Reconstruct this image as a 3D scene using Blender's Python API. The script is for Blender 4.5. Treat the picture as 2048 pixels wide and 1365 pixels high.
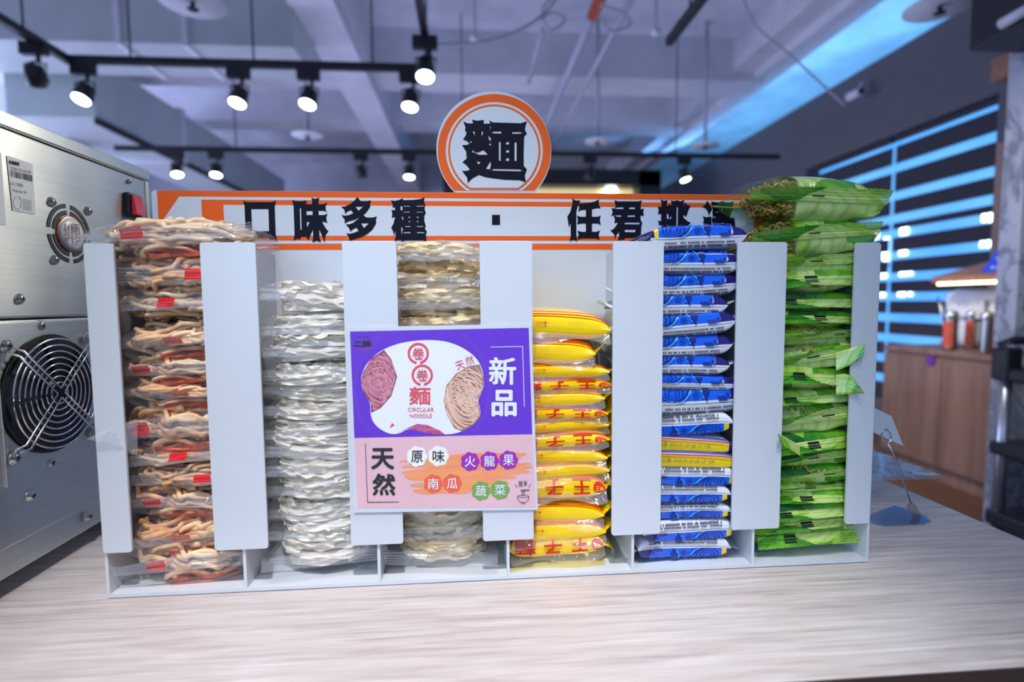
import bpy, bmesh, math, random
import numpy as np
from mathutils import Vector, Matrix, Euler
from mathutils.geometry import tessellate_polygon

# ---------------------------------------------------------------- camera, world, lights, exposure
scene = bpy.context.scene
for o in list(bpy.data.objects):
    bpy.data.objects.remove(o)
COL = scene.collection
FPX = 1070.0
CAM = np.array([0.36405, -0.54196, 0.29168]); CROT = (1.49808, 0.00806, -0.07754)
cd = bpy.data.cameras.new('camera'); cam = bpy.data.objects.new('camera', cd); COL.objects.link(cam)
cam.location = CAM; cam.rotation_euler = CROT
cd.sensor_width = 36.0; cd.lens = FPX / 2048 * 36.0; cd.clip_start = 0.02; cd.clip_end = 60
cd.dof.use_dof = True; cd.dof.focus_distance = 0.60; cd.dof.aperture_fstop = 2.8
scene.camera = cam
scene.view_settings.view_transform = 'Standard'; scene.view_settings.look = 'None'
scene.view_settings.gamma = 1.0; scene.view_settings.use_curve_mapping = False
scene.view_settings.exposure = 0.0
wd = bpy.data.worlds.new('sky'); scene.world = wd; wd.use_nodes = True
wd.node_tree.nodes['Background'].inputs[0].default_value = (0.45, 0.55, 0.95, 1)
wd.node_tree.nodes['Background'].inputs[1].default_value = 0.45

def light(name, kind, loc, target, energy, color, size=0.1, size_y=None, angle=None, blend=0.5):
    l = bpy.data.lights.new(name, kind); l.energy = energy; l.color = color
    if kind == 'AREA':
        l.shape = 'RECTANGLE'; l.size = size; l.size_y = size_y or size
    else:
        l.shadow_soft_size = size
    if kind == 'SPOT':
        l.spot_size = math.radians(angle); l.spot_blend = blend
    o = bpy.data.objects.new(name, l); COL.objects.link(o); o.location = loc
    o.rotation_euler = (Vector(target) - Vector(loc)).to_track_quat('-Z', 'Y').to_euler()
    return o
# added panel giving bluish daylight fill from behind the camera, the track spots over the counter, daylight behind the partition
light('front_daylight_fill', 'AREA', (-0.9, -2.1, 0.95), (0.2, 0, 0.35), 31, (0.38, 0.66, 1.0), 2.2, 1.6)
light('counter_spot', 'SPOT', (0.38, -0.80, 1.75), (0.31, -0.21, 0.0), 152, (0.97, 0.95, 1.0), 0.045, angle=40, blend=1.0)
light('counter_spot', 'SPOT', (0.10, -1.20, 1.75), (0.28, 0.0, 0.10), 42, (0.86, 0.94, 1.0), 0.045, angle=44, blend=0.9)
light('counter_spot', 'SPOT', (-0.30, -0.70, 1.75), (0.10, 0.0, 0.10), 16, (0.95, 0.96, 1.0), 0.045, angle=58, blend=0.8)
light('counter_spot', 'SPOT', (1.15, -0.40, 1.75), (1.00, 0.02, 0.0), 11, (0.95, 0.97, 1.0), 0.045, angle=50, blend=0.8)
light('machine_fill', 'SPOT', (1.54, 1.75, 1.62), (-0.1, 0.05, 0.50), 190, (1.0, 0.96, 0.80), 0.09, angle=13, blend=0.9)  # added to brighten the steel machine; no lamp hangs here
light('cabinet_fill', 'SPOT', (1.54, 2.10, 1.62), (3.4, 2.9, -0.35), 150, (1.0, 0.88, 0.76), 0.06, angle=50, blend=0.8)  # extra spot added to lift the dim cabinet, without a lamp body
light('back_daylight', 'AREA', (4.95, 5.0, 1.7), (4.5, 5.0, 2.95), 120, (0.16, 0.52, 1.0), 9.0, 0.5)
light('partition_daylight', 'AREA', (4.15, 7.0, 2.52), (1.2, 5.6, 2.95), 36, (0.18, 0.46, 1.0), 5.0, 0.22)
light('left_ceiling_fill', 'AREA', (-6.6, 6.0, 0.9), (0, 7.0, 2.4), 520, (0.50, 0.60, 1.0), 8.0, 2.6)  # added area fill for the ceiling; the left wall has no window
light('floor_uplight_fill', 'AREA', (-0.5, 5.2, -0.75), (-0.4, 6.0, 3.2), 170, (0.50, 0.58, 1.0), 7.0, 4.0)  # unseen upward panel near the floor, added to brighten the ceiling
for _x, _y in ((-1.6, 3.0), (0.1, 3.0), (1.2, 5.0), (2.9, 4.9), (-2.2, 5.0)):
    light('track_lamp_beam', 'SPOT', (_x, _y, 1.62), (_x + 0.25, _y - 0.2, -0.9), 60, (1.0, 0.92, 0.8), 0.05, angle=80, blend=0.6)
light('marble_fill', 'SPOT', (1.54, 0.70, 1.62), (3.5, 1.75, 0.0), 75, (0.92, 0.95, 1.0), 0.06, angle=60, blend=0.8)  # added so the marble wall is less dark; no fitting modelled
scene.cycles.transparent_max_bounces = 28

# ---------------------------------------------------------------- pixel -> place (all points go on real planes of the scene)
def _R(rx, ry, rz):
    return np.array(Euler((rx, ry, rz), 'XYZ').to_matrix())
CM = _R(*CROT)
def ray(px, py):
    return CM @ np.array([(px - 1024) / FPX, -(py - 682.5) / FPX, -1.0])
def onX(px, py, X):
    d = ray(px, py); return CAM + d * (X - CAM[0]) / d[0]
def onY(px, py, Y):
    d = ray(px, py); return CAM + d * (Y - CAM[1]) / d[1]
def onZ(px, py, Z):
    d = ray(px, py); return CAM + d * (Z - CAM[2]) / d[2]

# ---------------------------------------------------------------- materials
MATS = {}
def srgb(r, g, b):
    f = lambda c: (c / 255 / 12.92) if c / 255 <= 0.04045 else ((c / 255 + 0.055) / 1.055) ** 2.4
    return (f(r), f(g), f(b))
class NT:
    def __init__(s, name):
        s.m = bpy.data.materials.new(name); s.m.use_nodes = True; s.t = s.m.node_tree
        s.n = s.t.nodes; s.b = s.n['Principled BSDF']; s.out = s.n['Material Output']
    def add(s, typ, **kw):
        nd = s.n.new(typ)
        for k, v in kw.items():
            if k.startswith('i_'):
                k = k[2:]; key = int(k) if k.isdigit() else k.replace('_', ' ')
                nd.inputs[key].default_value = v
            else:
                setattr(nd, k, v)
        return nd
    def link(s, a, b):
        s.t.links.new(a, b)
    def ramp(s, fac, stops):
        r = s.add('ShaderNodeValToRGB'); e = r.color_ramp.elements
        while len(e) < len(stops): e.new(0.5)
        for el, (p, c) in zip(e, stops):
            el.position = p; el.color = (*c, 1)
        s.link(fac, r.inputs[0]); return r.outputs[0]
    def coords(s, kind='Object', scale=(1, 1, 1), rot=(0, 0, 0)):
        tc = s.add('ShaderNodeTexCoord'); mp = s.add('ShaderNodeMapping')
        mp.inputs['Scale'].default_value = scale; mp.inputs['Rotation'].default_value = rot
        s.link(tc.outputs[kind], mp.inputs[0]); return mp.outputs[0]
    def noise(s, vec, scale=5, detail=4, rough=0.5, dist=0.0):
        n = s.add('ShaderNodeTexNoise'); n.inputs['Scale'].default_value = scale; n.inputs['Detail'].default_value = detail
        n.inputs['Roughness'].default_value = rough; n.inputs['Distortion'].default_value = dist
        if vec is not None: s.link(vec, n.inputs['Vector'])
        return n.outputs['Fac']
    def bump(s, fac, strength=0.2, dist=0.01):
        b = s.add('ShaderNodeBump'); b.inputs['Strength'].default_value = strength; b.inputs['Distance'].default_value = dist
        s.link(fac, b.inputs['Height']); return b.outputs[0]
def pm(name, col, rough=0.5, metal=0.0, coat=0.0, emit=None, es=0.0, var=0.06, vs=30, spec=0.5, trans=0.0):
    """plain procedural material: colour with a little noise"""
    if name in MATS: return MATS[name]
    t = NT(name); b = t.b
    c = col
    if var:
        f = t.noise(t.coords(), vs, 3)
        lo = tuple(max(0, x * (1 - var)) for x in c); hi = tuple(min(1, x * (1 + var)) for x in c)
        t.link(t.ramp(f, [(0.3, lo), (0.7, hi)]), b.inputs['Base Color'])
    else:
        b.inputs['Base Color'].default_value = (*c, 1)
    b.inputs['Roughness'].default_value = rough; b.inputs['Metallic'].default_value = metal
    b.inputs['Coat Weight'].default_value = coat; b.inputs['Specular IOR Level'].default_value = spec
    b.inputs['Transmission Weight'].default_value = trans
    if emit:
        b.inputs['Emission Color'].default_value = (*emit, 1); b.inputs['Emission Strength'].default_value = es
    MATS[name] = t.m; return t.m

def wood(name, c0, c1, c2, scale, rot=(0, 0, 0), rough=0.45):
    t = NT(name)
    v = t.coords('Object', scale, rot)
    f1 = t.noise(v, 1.0, 8, 0.62, 0.4)
    f2 = t.noise(t.coords('Object', tuple(x * 2.6 for x in scale), rot), 1.0, 4, 0.6)
    mx = t.add('ShaderNodeMix', data_type='FLOAT'); mx.inputs[0].default_value = 0.4
    t.link(f1, mx.inputs[2]); t.link(f2, mx.inputs[3])
    t.link(t.ramp(mx.outputs[0], [(0.30, c0), (0.5, c1), (0.68, c2)]), t.b.inputs['Base Color'])
    t.b.inputs['Roughness'].default_value = rough
    t.link(t.bump(mx.outputs[0], 0.08, 0.002), t.b.inputs['Normal'])
    MATS[name] = t.m; return t.m

def brushed(name, c, rough=0.3, scale=(1, 3, 140)):
    t = NT(name)
    f = t.noise(t.coords('Object', scale), 3.0, 4)
    f2 = t.noise(t.coords('Object', (1, 1, 1)), 9.0, 4)
    t.link(t.ramp(f, [(0.3, tuple(x * .88 for x in c)), (0.7, c)]), t.b.inputs['Base Color'])
    t.b.inputs['Metallic'].default_value = 1.0
    t.b.inputs['Anisotropic'].default_value = 0.8; t.b.inputs['Anisotropic Rotation'].default_value = 0.25; tg = t.add('ShaderNodeTangent', direction_type='RADIAL', axis='Z'); t.link(tg.outputs[0], t.b.inputs['Tangent'])
    mr = t.add('ShaderNodeMapRange'); mr.inputs[3].default_value = rough * .75; mr.inputs[4].default_value = rough * 1.35
    t.link(f2, mr.inputs[0]); t.link(mr.outputs[0], t.b.inputs['Roughness'])
    t.link(t.bump(f, 0.05, 0.001), t.b.inputs['Normal'])
    MATS[name] = t.m; return t.m

def film(name, tint=(1, 1, 1), milk=0.05, gloss=1.0, bscale=55, bstr=0.5, rough=0.06):
    """thin clear wrapper: transparent sheet, glossy at grazing angles, a little milky"""
    t = NT(name); t.n.remove(t.b)
    tr = t.add('ShaderNodeBsdfTransparent'); tr.inputs[0].default_value = (*tint, 1)
    gl = t.add('ShaderNodeBsdfGlossy'); gl.inputs['Roughness'].default_value = rough
    df = t.add('ShaderNodeBsdfDiffuse'); df.inputs[0].default_value = (0.9, 0.9, 0.92, 1)
    v = t.coords('Object', (1, 1, 1.6))
    n1 = t.noise(v, bscale, 3, 0.55, 1.2)
    bp = t.bump(n1, bstr, 0.006); t.link(bp, gl.inputs['Normal']); t.link(bp, df.inputs['Normal'])
    lw = t.add('ShaderNodeLayerWeight'); lw.inputs[0].default_value = 0.35; pass
    mr = t.add('ShaderNodeMapRange'); mr.inputs[3].default_value = 0.035 * gloss; mr.inputs[4].default_value = 0.30 * gloss
    t.link(lw.outputs['Facing'], mr.inputs[0])
    m1 = t.add('ShaderNodeMixShader'); m1.inputs[0].default_value = milk
    t.link(tr.outputs[0], m1.inputs[1]); t.link(df.outputs[0], m1.inputs[2])
    m2 = t.add('ShaderNodeMixShader'); t.link(mr.outputs[0], m2.inputs[0])
    t.link(m1.outputs[0], m2.inputs[1]); t.link(gl.outputs[0], m2.inputs[2])
    t.link(m2.outputs[0], t.out.inputs[0]); MATS[name] = t.m; return t.m

M_white = pm('white_acrylic', srgb(204, 208, 213), 0.3, var=0.01)
M_table = wood('oak_laminate', srgb(158, 142, 134), srgb(192, 181, 176), srgb(214, 206, 202), (6, 110, 110))
M_cab = wood('walnut_laminate', srgb(104, 78, 66), srgb(128, 98, 82), srgb(146, 116, 98), (9, 9, 0.8))
M_floor = wood('floor_boards', srgb(84, 58, 44), srgb(104, 74, 56), srgb(118, 86, 66), (8, 1.2, 8))
M_counter = wood('counter_front', srgb(60, 46, 42), srgb(76, 58, 52), srgb(90, 70, 62), (1.5, 20, 20))
M_steel = brushed('brushed_steel', (0.74, 0.74, 0.68), 0.34)
M_chrome = pm('chrome_wire', (0.8, 0.8, 0.82), 0.16, 1.0, var=0.02)
M_screw = pm('screw_steel', (0.55, 0.56, 0.58), 0.28, 1.0, var=0.05)
M_dark = pm('dark_cavity', (0.012, 0.012, 0.016), 0.5, var=0.2)
M_black = pm('black_plastic', (0.012, 0.012, 0.014), 0.42, var=0.1)
M_track = pm('black_track', (0.010, 0.010, 0.014), 0.5, var=0.1)
M_orange = pm('orange_print', srgb(238, 98, 34), 0.5, var=0.02, spec=0.15)
M_pwhite = pm('white_print', srgb(208, 212, 217), 0.5, var=0.01, spec=0.2)
M_ink = pm('navy_black_ink', srgb(16, 14, 30), 0.6, var=0.05, spec=0.15)
M_red = pm('red_print', srgb(214, 24, 24), 0.4, var=0.04)
M_ceil = pm('ceiling_paint', (0.60, 0.60, 0.66), 0.8, var=0.14, vs=3)
M_beam = pm('beam_paint', (0.64, 0.63, 0.68), 0.8, var=0.08, vs=4)
M_duct = pm('duct_sheet', (0.46, 0.50, 0.50), 0.5, var=0.06, vs=4)
M_wallg = pm('dark_grey_wall', (0.11, 0.105, 0.115), 0.8, var=0.06, vs=6)
M_wallb = pm('pale_wall', (0.42, 0.42, 0.48), 0.8, var=0.10, vs=2)
M_film = film('clear_film', milk=0.04, gloss=.85, bscale=75, bstr=.65)
M_film2 = film('clear_film_crisp', milk=0.05, gloss=.55, bscale=75, bstr=0.6)
M_crimp = film('crimped_film', milk=0.13, gloss=1.5, bscale=40, bstr=0.35, rough=0.12)
M_udon = None

# ---------------------------------------------------------------- geometry helpers
class MB:
    """collects pieces of one mesh"""
    def __init__(s): s.v = []; s.f = []; s.m = []
    def add(s, verts, faces, mi=0):
        k = len(s.v); s.v.extend([tuple(map(float, p)) for p in verts])
        s.f.extend([tuple(i + k for i in f) for f in faces]); s.m.extend([mi] * len(faces)); return s
    def box(s, a, b, mi=0, bev=0.0):
        (x0, y0, z0), (x1, y1, z1) = a, b
        x0, x1 = min(x0, x1), max(x0, x1); y0, y1 = min(y0, y1), max(y0, y1); z0, z1 = min(z0, z1), max(z0, z1)
        if bev <= 0:
            v = [(x0,y0,z0),(x1,y0,z0),(x1,y1,z0),(x0,y1,z0),(x0,y0,z1),(x1,y0,z1),(x1,y1,z1),(x0,y1,z1)]
            return s.add(v, [(3,2,1,0),(4,5,6,7),(0,1,5,4),(1,2,6,5),(2,3,7,6),(3,0,4,7)], mi)
        bm = bmesh.new(); bmesh.ops.create_cube(bm, size=1)
        for q in bm.verts:
            q.co = Vector((x0 + (q.co.x + .5) * (x1 - x0), y0 + (q.co.y + .5) * (y1 - y0), z0 + (q.co.z + .5) * (z1 - z0)))
        bmesh.ops.bevel(bm, geom=bm.edges[:], offset=bev, segments=2, affect='EDGES', profile=0.5)
        bm.verts.index_update()
        s.add([q.co[:] for q in bm.verts], [[q.index for q in f.verts] for f in bm.faces], mi); bm.free(); return s
    def tube(s, pts, r, n=8, mi=0, cap=True):
        P = np.array(pts, float); T = np.gradient(P, axis=0); T /= np.linalg.norm(T, axis=1)[:, None] + 1e-12
        r = np.broadcast_to(np.array(r, float), (len(P),))
        up = np.array([0, 0, 1.0]) if abs(T[:, 2]).mean() < 0.8 else np.array([1.0, 0, 0])
        A = np.cross(T, up); A /= np.linalg.norm(A, axis=1)[:, None] + 1e-12; B = np.cross(T, A)
        a = np.linspace(0, 2 * math.pi, n, endpoint=False)
        V = P[:, None] + r[:, None, None] * (np.cos(a)[None, :, None] * A[:, None] + np.sin(a)[None, :, None] * B[:, None])
        F = [(i * n + j, i * n + (j + 1) % n, (i + 1) * n + (j + 1) % n, (i + 1) * n + j) for i in range(len(P) - 1) for j in range(n)]
        if cap: F += [tuple(range(n - 1, -1, -1)), tuple((len(P) - 1) * n + j for j in range(n))]
        return s.add(V.reshape(-1, 3), F, mi)
    def lathe(s, c, prof, n=24, axis=2, mi=0):
        """profile (r,h) turned about an axis through c"""
        V = []
        for r, h in prof:
            for j in range(n):
                a = 2 * math.pi * j / n; p = [0, 0, 0]
                p[axis] = h; p[(axis + 1) % 3] = r * math.cos(a); p[(axis + 2) % 3] = r * math.sin(a)
                V.append((c[0] + p[0], c[1] + p[1], c[2] + p[2]))
        F = [(i * n + j, i * n + (j + 1) % n, (i + 1) * n + (j + 1) % n, (i + 1) * n + j) for i in range(len(prof) - 1) for j in range(n)]
        F += [tuple(range(n - 1, -1, -1)), tuple((len(prof) - 1) * n + j for j in range(n))]
        return s.add(V, F, mi)
    def prism(s, loop, d, mi=0):
        """closed 3D loop swept by vector d"""
        n = len(loop); d = np.array(d, float); L = [np.array(p, float) for p in loop]
        V = L + [p + d for p in L]
        tri = tessellate_polygon([[Vector(p) for p in L]])
        F = [tuple(t) for t in tri] + [tuple(n + i for i in reversed(t)) for t in tri] + [(i, (i + 1) % n, n + (i + 1) % n, n + i) for i in range(n)]
        return s.add(V, F, mi)
    def flat(s, loops, fn, mi=0):
        """2D loops (outer + holes) tessellated, mapped by fn to 3D"""
        tri = tessellate_polygon([[Vector((x, y, 0)) for x, y in l] for l in loops])
        pts = [p for l in loops for p in l]
        return s.add([fn(*p) for p in pts], [tuple(t) for t in tri], mi)
    def grid(s, G, mi=0):
        nu, nv = G.shape[:2]
        return s.add(G.reshape(-1, 3), [(i*nv+j, i*nv+j+1, (i+1)*nv+j+1, (i+1)*nv+j) for i in range(nu-1) for j in range(nv-1)], mi)
    def mesh(s, name, mats, smooth=False, uv=None, fix=True):
        me = bpy.data.meshes.new(name); me.from_pydata(s.v, [], s.f)
        for m in (mats if isinstance(mats, (list, tuple)) else [mats]): me.materials.append(m)
        if any(s.m): me.polygons.foreach_set('material_index', s.m)
        if smooth: me.polygons.foreach_set('use_smooth', [True] * len(s.f))
        if uv is not None:
            l = me.uv_layers.new(name='UVMap'); li = np.empty(len(me.loops), dtype=np.int32); me.loops.foreach_get('vertex_index', li)
            l.data.foreach_set('uv', np.array(uv, dtype=np.float32)[li].ravel())
        me.update()
        if fix:
            bm = bmesh.new(); bm.from_mesh(me); bmesh.ops.recalc_face_normals(bm, faces=bm.faces); bm.to_mesh(me); bm.free()
        return me
def link(name, data, parent=None, loc=None):
    o = bpy.data.objects.new(name, data); COL.objects.link(o)
    if parent is not None: o.parent = parent
    if loc is not None: o.location = loc
    return o
def tag(o, label=None, cat=None, group=None, kind=None):
    if label: o['label'] = label
    if cat: o['category'] = cat
    if group: o['group'] = group
    if kind: o['kind'] = kind
    return o
def thing(name, loc, label, cat, group=None):
    return tag(link(name, None, None, loc), label, cat, group)
def wpart(root, name, mb, mats, smooth=False, label=None, sub=None):
    """part given in world coordinates, under an unrotated root"""
    off = np.array(root.location) if sub is None else np.array(root.location)
    mb.v = [tuple(np.array(p) - off) for p in mb.v]
    o = link(name, mb.mesh(name, mats, smooth), sub or root)
    if label: o['label'] = label
    return o
def structure(name, mb, mats, smooth=False):
    return tag(link(name, mb.mesh(name, mats, smooth)), kind='structure')
def copy_tree(o, parent=None):
    c = o.copy(); COL.objects.link(c); c.parent = parent
    for ch in list(o.children): copy_tree(ch, c)
    return c
def rnd_rect(x0, z0, x1, z1, r, n=4, corners=(1, 1, 1, 1)):
    P = []
    for k, (cx, cz, a0) in enumerate(((x0 + r, z0 + r, 180), (x1 - r, z0 + r, 270), (x1 - r, z1 - r, 0), (x0 + r, z1 - r, 90))):
        for i in range(n + 1):
            a = math.radians(a0 + 90 * i / n); P.append((cx + r * math.cos(a), cz + r * math.sin(a)))
    return P
_tc = {}
def text2d(body, off=0.0):
    """outline of a word in the built-in font as 2D triangles, normalised to its bounding box (x right, y up)"""
    k = (body, off)
    if k not in _tc:
        c = bpy.data.curves.new('lettering', 'FONT'); c.body = body; c.offset = off; c.resolution_u = 3; c.fill_mode = 'FRONT'
        o = bpy.data.objects.new('lettering', c); COL.objects.link(o); bpy.context.view_layer.update()
        ev = o.evaluated_get(bpy.context.evaluated_depsgraph_get()); m = ev.to_mesh()
        V = np.array([v.co[:2] for v in m.vertices]); F = [tuple(p.vertices) for p in m.polygons]; ev.to_mesh_clear()
        bpy.data.objects.remove(o); bpy.data.curves.remove(c)
        lo, hi = V.min(0), V.max(0); asp = (hi[0] - lo[0]) / (hi[1] - lo[1]); V = (V - lo) / (hi - lo)
        _tc[k] = (V, F, asp)
    return _tc[k]
def put_text(mb, body, box, fn, mi=0, off=0.0, rot=0.0, slant=(0, 0)):
    if off > 0:      # heavier face: the word laid a few times with a small shift
        x0, y0, x1, y1 = box; b = off * (y1 - y0) * 1.1; bx = abs(off * (x1 - x0) / max(1, len(body))) * 1.1
        k = 0
        for dx, dy in ((-bx, 0), (bx, 0), (0, -b), (0, b), (-bx * .7, -b * .7), (bx * .7, b * .7), (bx * .7, -b * .7), (-bx * .7, b * .7)):
            k += 1; put_text(mb, body, (x0 + bx + dx, y0 + b + dy, x1 - bx + dx, y1 - b + dy), (lambda x, y, e=k * 1.6e-5: (lambda p: (p[0], p[1] - e, p[2]))(fn(x, y))), mi, 0.0, rot, slant)
        return
    """word fitted in box (x0,y0,x1,y1) with y down (as on the sheet), mapped by fn"""
    V, F, a = text2d(body, off); x0, y0, x1, y1 = box; cx, cy = (x0 + x1) / 2, (y0 + y1) / 2
    P = []
    for u, v in V:
        x = x0 + u * (x1 - x0); y = y1 - v * (y1 - y0)
        if rot:
            dx, dy = x - cx, y - cy; c, s = math.cos(rot), math.sin(rot); x, y = cx + c * dx - s * dy, cy + s * dx + c * dy
        P.append(fn(x + slant[0] * (y - cy), y + slant[1] * (x - cx)))
    mb.add(P, F, mi)
def inside(p, poly):
    x, y = p; c = False; n = len(poly)
    for i in range(n):
        (x1, y1), (x2, y2) = poly[i], poly[i - 1]
        if (y1 > y) != (y2 > y) and x < (x2 - x1) * (y - y1) / (y2 - y1) + x1: c = not c
    return c
def waves(seed, n=7, k=(20, 120)):
    r = np.random.RandomState(seed)
    K = r.normal(size=(n, 3)); K /= np.linalg.norm(K, axis=1)[:, None]; K *= r.uniform(k[0], k[1], n)[:, None]
    ph = r.uniform(0, 6.28, n); am = 1 / (1 + np.arange(n)) ** 0.3
    return lambda P: (np.sin(P @ K.T + ph) * am).sum(-1) / am.sum() * 1.6
ORD = ['topmost', 'second from top', 'third from top', 'fourth from top', 'fifth from top', 'sixth from top', 'seventh from top', 'eighth from top',
       'ninth from top', 'tenth from top', 'eleventh from top', 'twelfth from top', 'thirteenth from top', 'fourteenth from top', 'fifteenth from top',
       'sixteenth from top', 'seventeenth from top', 'eighteenth from top', 'nineteenth from top', 'twentieth from top']

# ---------------------------------------------------------------- the room
FZ = -0.90; CZ = 3.15
structure('floor', MB().box((-7, -3.8, FZ - 0.1), (6.5, 11.2, FZ)), M_floor)
structure('ceiling', MB().box((-7, -3.8, CZ), (6.5, 11.2, CZ + 0.15)), M_ceil)
structure('wall_back', MB().box((-7, 11.0, FZ), (6.5, 11.2, CZ)), M_wallb)
structure('wall_left', MB().box((-7.1, -3.8, FZ), (-6.9, 11.2, CZ)), M_wallb)
XW = 4.0; WTOP = 2.41
bl0 = onX(1998, 186, XW); bl1 = onX(1612, 330, XW)            # blind opening: near and far end
BY0, BY1 = bl0[1], bl1[1]; BZ1 = 1.70; BZ0 = -0.60
wr = MB()
wr.box((XW, BY1, FZ), (XW + 0.12, 11.0, WTOP)); wr.box((XW, -3.8, FZ), (XW + 0.12, BY0, WTOP))
wr.box((XW, BY0, BZ1), (XW + 0.12, BY1, WTOP)); wr.box((XW, BY0, FZ), (XW + 0.12, BY1, BZ0))
structure('wall_right', wr, M_wallg)
structure('wall_window_side', MB().box((6.3, -3.8, FZ), (6.5, 11.2, CZ)), M_wallb)
# window behind the blind: bright daylight panes and a frame
t = NT('daylight_pane'); t.b.inputs['Base Color'].default_value = (0.1, 0.2, 0.4, 1)
tcn = t.noise(t.coords('Object', (1, 1, 1)), 1.2, 2)
t.link(t.ramp(tcn, [(0.3, (0.07, 0.36, 0.95)), (0.75, (0.16, 0.52, 1.0))]), t.b.inputs['Emission Color']); t.b.inputs['Emission Strength'].default_value = 1.15
M_day = t.m
win = tag(link('window_1', None), kind='structure')
link('pane', MB().box((XW + 0.14, BY0 - .05, BZ0), (XW + 0.15, BY1 + .05, BZ1)).mesh('pane', M_day), win)
M_frame = pm('window_frame', (0.05, 0.05, 0.07), 0.5)
ym = onX(1780, 300, XW)[1]
fr = MB()
for y in (BY0, BY1 - 0.05): fr.box((XW + 0.09, y, BZ0), (XW + 0.125, y + 0.05, BZ1))
link('frame', fr.mesh('frame', M_frame), win)
# the striped roller blind: dark bands, sheer gaps; two blinds with a bright slit between them
M_blind = pm('blind_fabric', (0.035, 0.032, 0.045), 0.8, var=0.15)
M_slit = pm('street_lamp_glow', (0.9, 0.95, 1.0), 0.5, emit=(0.75, 0.92, 1.0), es=6.0, var=0)
ys = [ (300, 0.052)]
gap_px = [282, 334, 390, 436, 466, 511, 554, 594, 636, 678, 720, 762]
gz = sorted([onX(1790, y, XW)[2] for y in gap_px], reverse=True)
def blind(name, y0, y1, label):
    b = thing(name, (XW + 0.03, (y0 + y1) / 2, BZ0), label, 'blind', 'striped window blinds')
    top = BZ1
    wpart(b, 'roller', MB().tube([(XW + 0.05, y0, BZ1 - 0.03), (XW + 0.05, y1, BZ1 - 0.03)], 0.028, 10), M_blind)
    zs = list(gz)
    for k, z in enumerate(zs):
        g = 0.036
        if top - (z + g) > 0.01: wpart(b, 'slat', MB().box((XW + 0.04, y0, z + g), (XW + 0.046, y1, top)), M_blind)
        top = z - g
    if top > BZ0 + .02: wpart(b, 'slat', MB().box((XW + 0.04, y0, BZ0), (XW + 0.046, y1, top)), M_blind)
blind('window_blind', BY0 + 0.01, ym - 0.02, 'dark striped roller blind right of the slim bright slit in the window')
blind('window_blind', ym + 0.02, BY1 - 0.08, 'dark striped roller blind left of the bright slit, behind the green packs')
# daylight glints of street lamps seen through the blind
gl = thing('window_glints', (XW + 0.13, ym, 0.6), 'row of white light glints showing between the blind bands', 'light glints')
for k, (px, py, w, h) in enumerate([(1742, 470, 34, 18), (1772, 500, 9, 60), (1764, 506, 14, 24), (1808, 462, 18, 16), (1806, 504, 18, 15), (1806, 545, 16, 16), (1803, 587, 16, 15), (1765, 547, 18, 22), (1764, 586, 12, 20),
                                   (1968, 436, 9, 18), (1981, 435, 9, 20), (1964, 488, 8, 16), (1976, 486, 8, 20), (1820, 545, 9, 13), (1820, 587, 8, 12)]):
    a = onX(px - w * .4, py - h * .4, XW + 0.128); b2 = onX(px + w * .4, py + h * .4, XW + 0.128)
    wpart(gl, 'glint', MB().box((XW + 0.126, a[1], a[2]), (XW + 0.132, b2[1], b2[2])), M_slit)

# ceiling: beams, ducts, pipes
def beam(name, a, b, mat, label, cat='beam', group=None):
    o = link(name, MB().box(a, b).mesh(name, mat)); return tag(o, label, cat, group)
BM = 'painted ceiling beams'
def xz(px, py, z): return onZ(px, py, z)[0]
bx_ = onZ(1560, 153, 2.72)[0]
structure('trim_1', MB().box((bx_ - 0.24, -3.8, 2.72), (bx_, 11, CZ)), M_beam)          # bulkhead left of the lit strip
yb = onZ(1000, 150, 2.7)[1]
structure('trim_2', MB().box((-6.9, yb, 2.70), (XW - .38, yb + 0.5, CZ)), M_beam)              # cross beam
yb2 = onZ(1000, 250, 2.75)[1]
structure('trim_3', MB().box((-6.9, yb2, 2.75), (XW - .38, yb2 + 0.4, CZ)), M_beam)
xa = xz(720, 120, 2.55)
structure('trim_4', MB().box((xa - 0.35, -3.8, 2.55), (xa, 10.9, CZ)), M_beam)                 # long beam running away
xa2 = xz(1560, 60, 2.8)
structure('trim_5', MB().box((xa2, 2.0, 2.8), (xa2 + .25, 10.9, CZ)), M_beam)
structure('trim_6', MB().box((-6.9, 10.7, 1.75), (XW, 11.0, 2.0)), M_duct)                     # pale trunking on the far wall
structure('trim_7', MB().box((-6.9, 10.75, 1.2), (XW, 11.0, 1.42)), M_duct)
# big sheet-metal duct upper left
dy0 = onZ(250, 86, 2.25)[1]; dy1 = onZ(250, 152, 2.25)[1]; dx1 = onZ(585, 92, 2.25)[0]
d = thing('air_duct', (dx1 - 2, dy0, 2.25), 'large pale sheet metal air duct crossing the upper left corner', 'duct')
wpart(d, 'duct_body', MB().box((-6.8, dy0, 2.25), (dx1, dy1, 3.05), bev=0.01), M_duct)
for px in (243, 372):
    x = onZ(px, 90, 2.25)[0]
    wpart(d, 'duct_seam', MB().box((x - .02, dy0 - .015, 2.235), (x + .02, dy1 + .015, 3.0)), M_beam)
# duct running away at the left
dz = 1.95; xa = onZ(150, 215, dz)[0]
d = thing('air_duct', (xa - .5, 5, dz), 'bluish grey duct running away behind the steel machine', 'duct')
wpart(d, 'duct_body', MB().box((xa - 0.75, 4.6, dz), (xa, 9.5, dz + 0.55), bev=0.01), M_duct)
wpart(d, 'duct_flange', MB().box((xa - 0.78, 6.0, dz - .03), (xa + 0.03, 6.08, dz + 0.58)), M_beam)
wpart(d, 'edge_rail', MB().box((xa - 0.02, 4.6, dz - 0.05), (xa + 0.02, 9.5, dz)), M_track)
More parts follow.
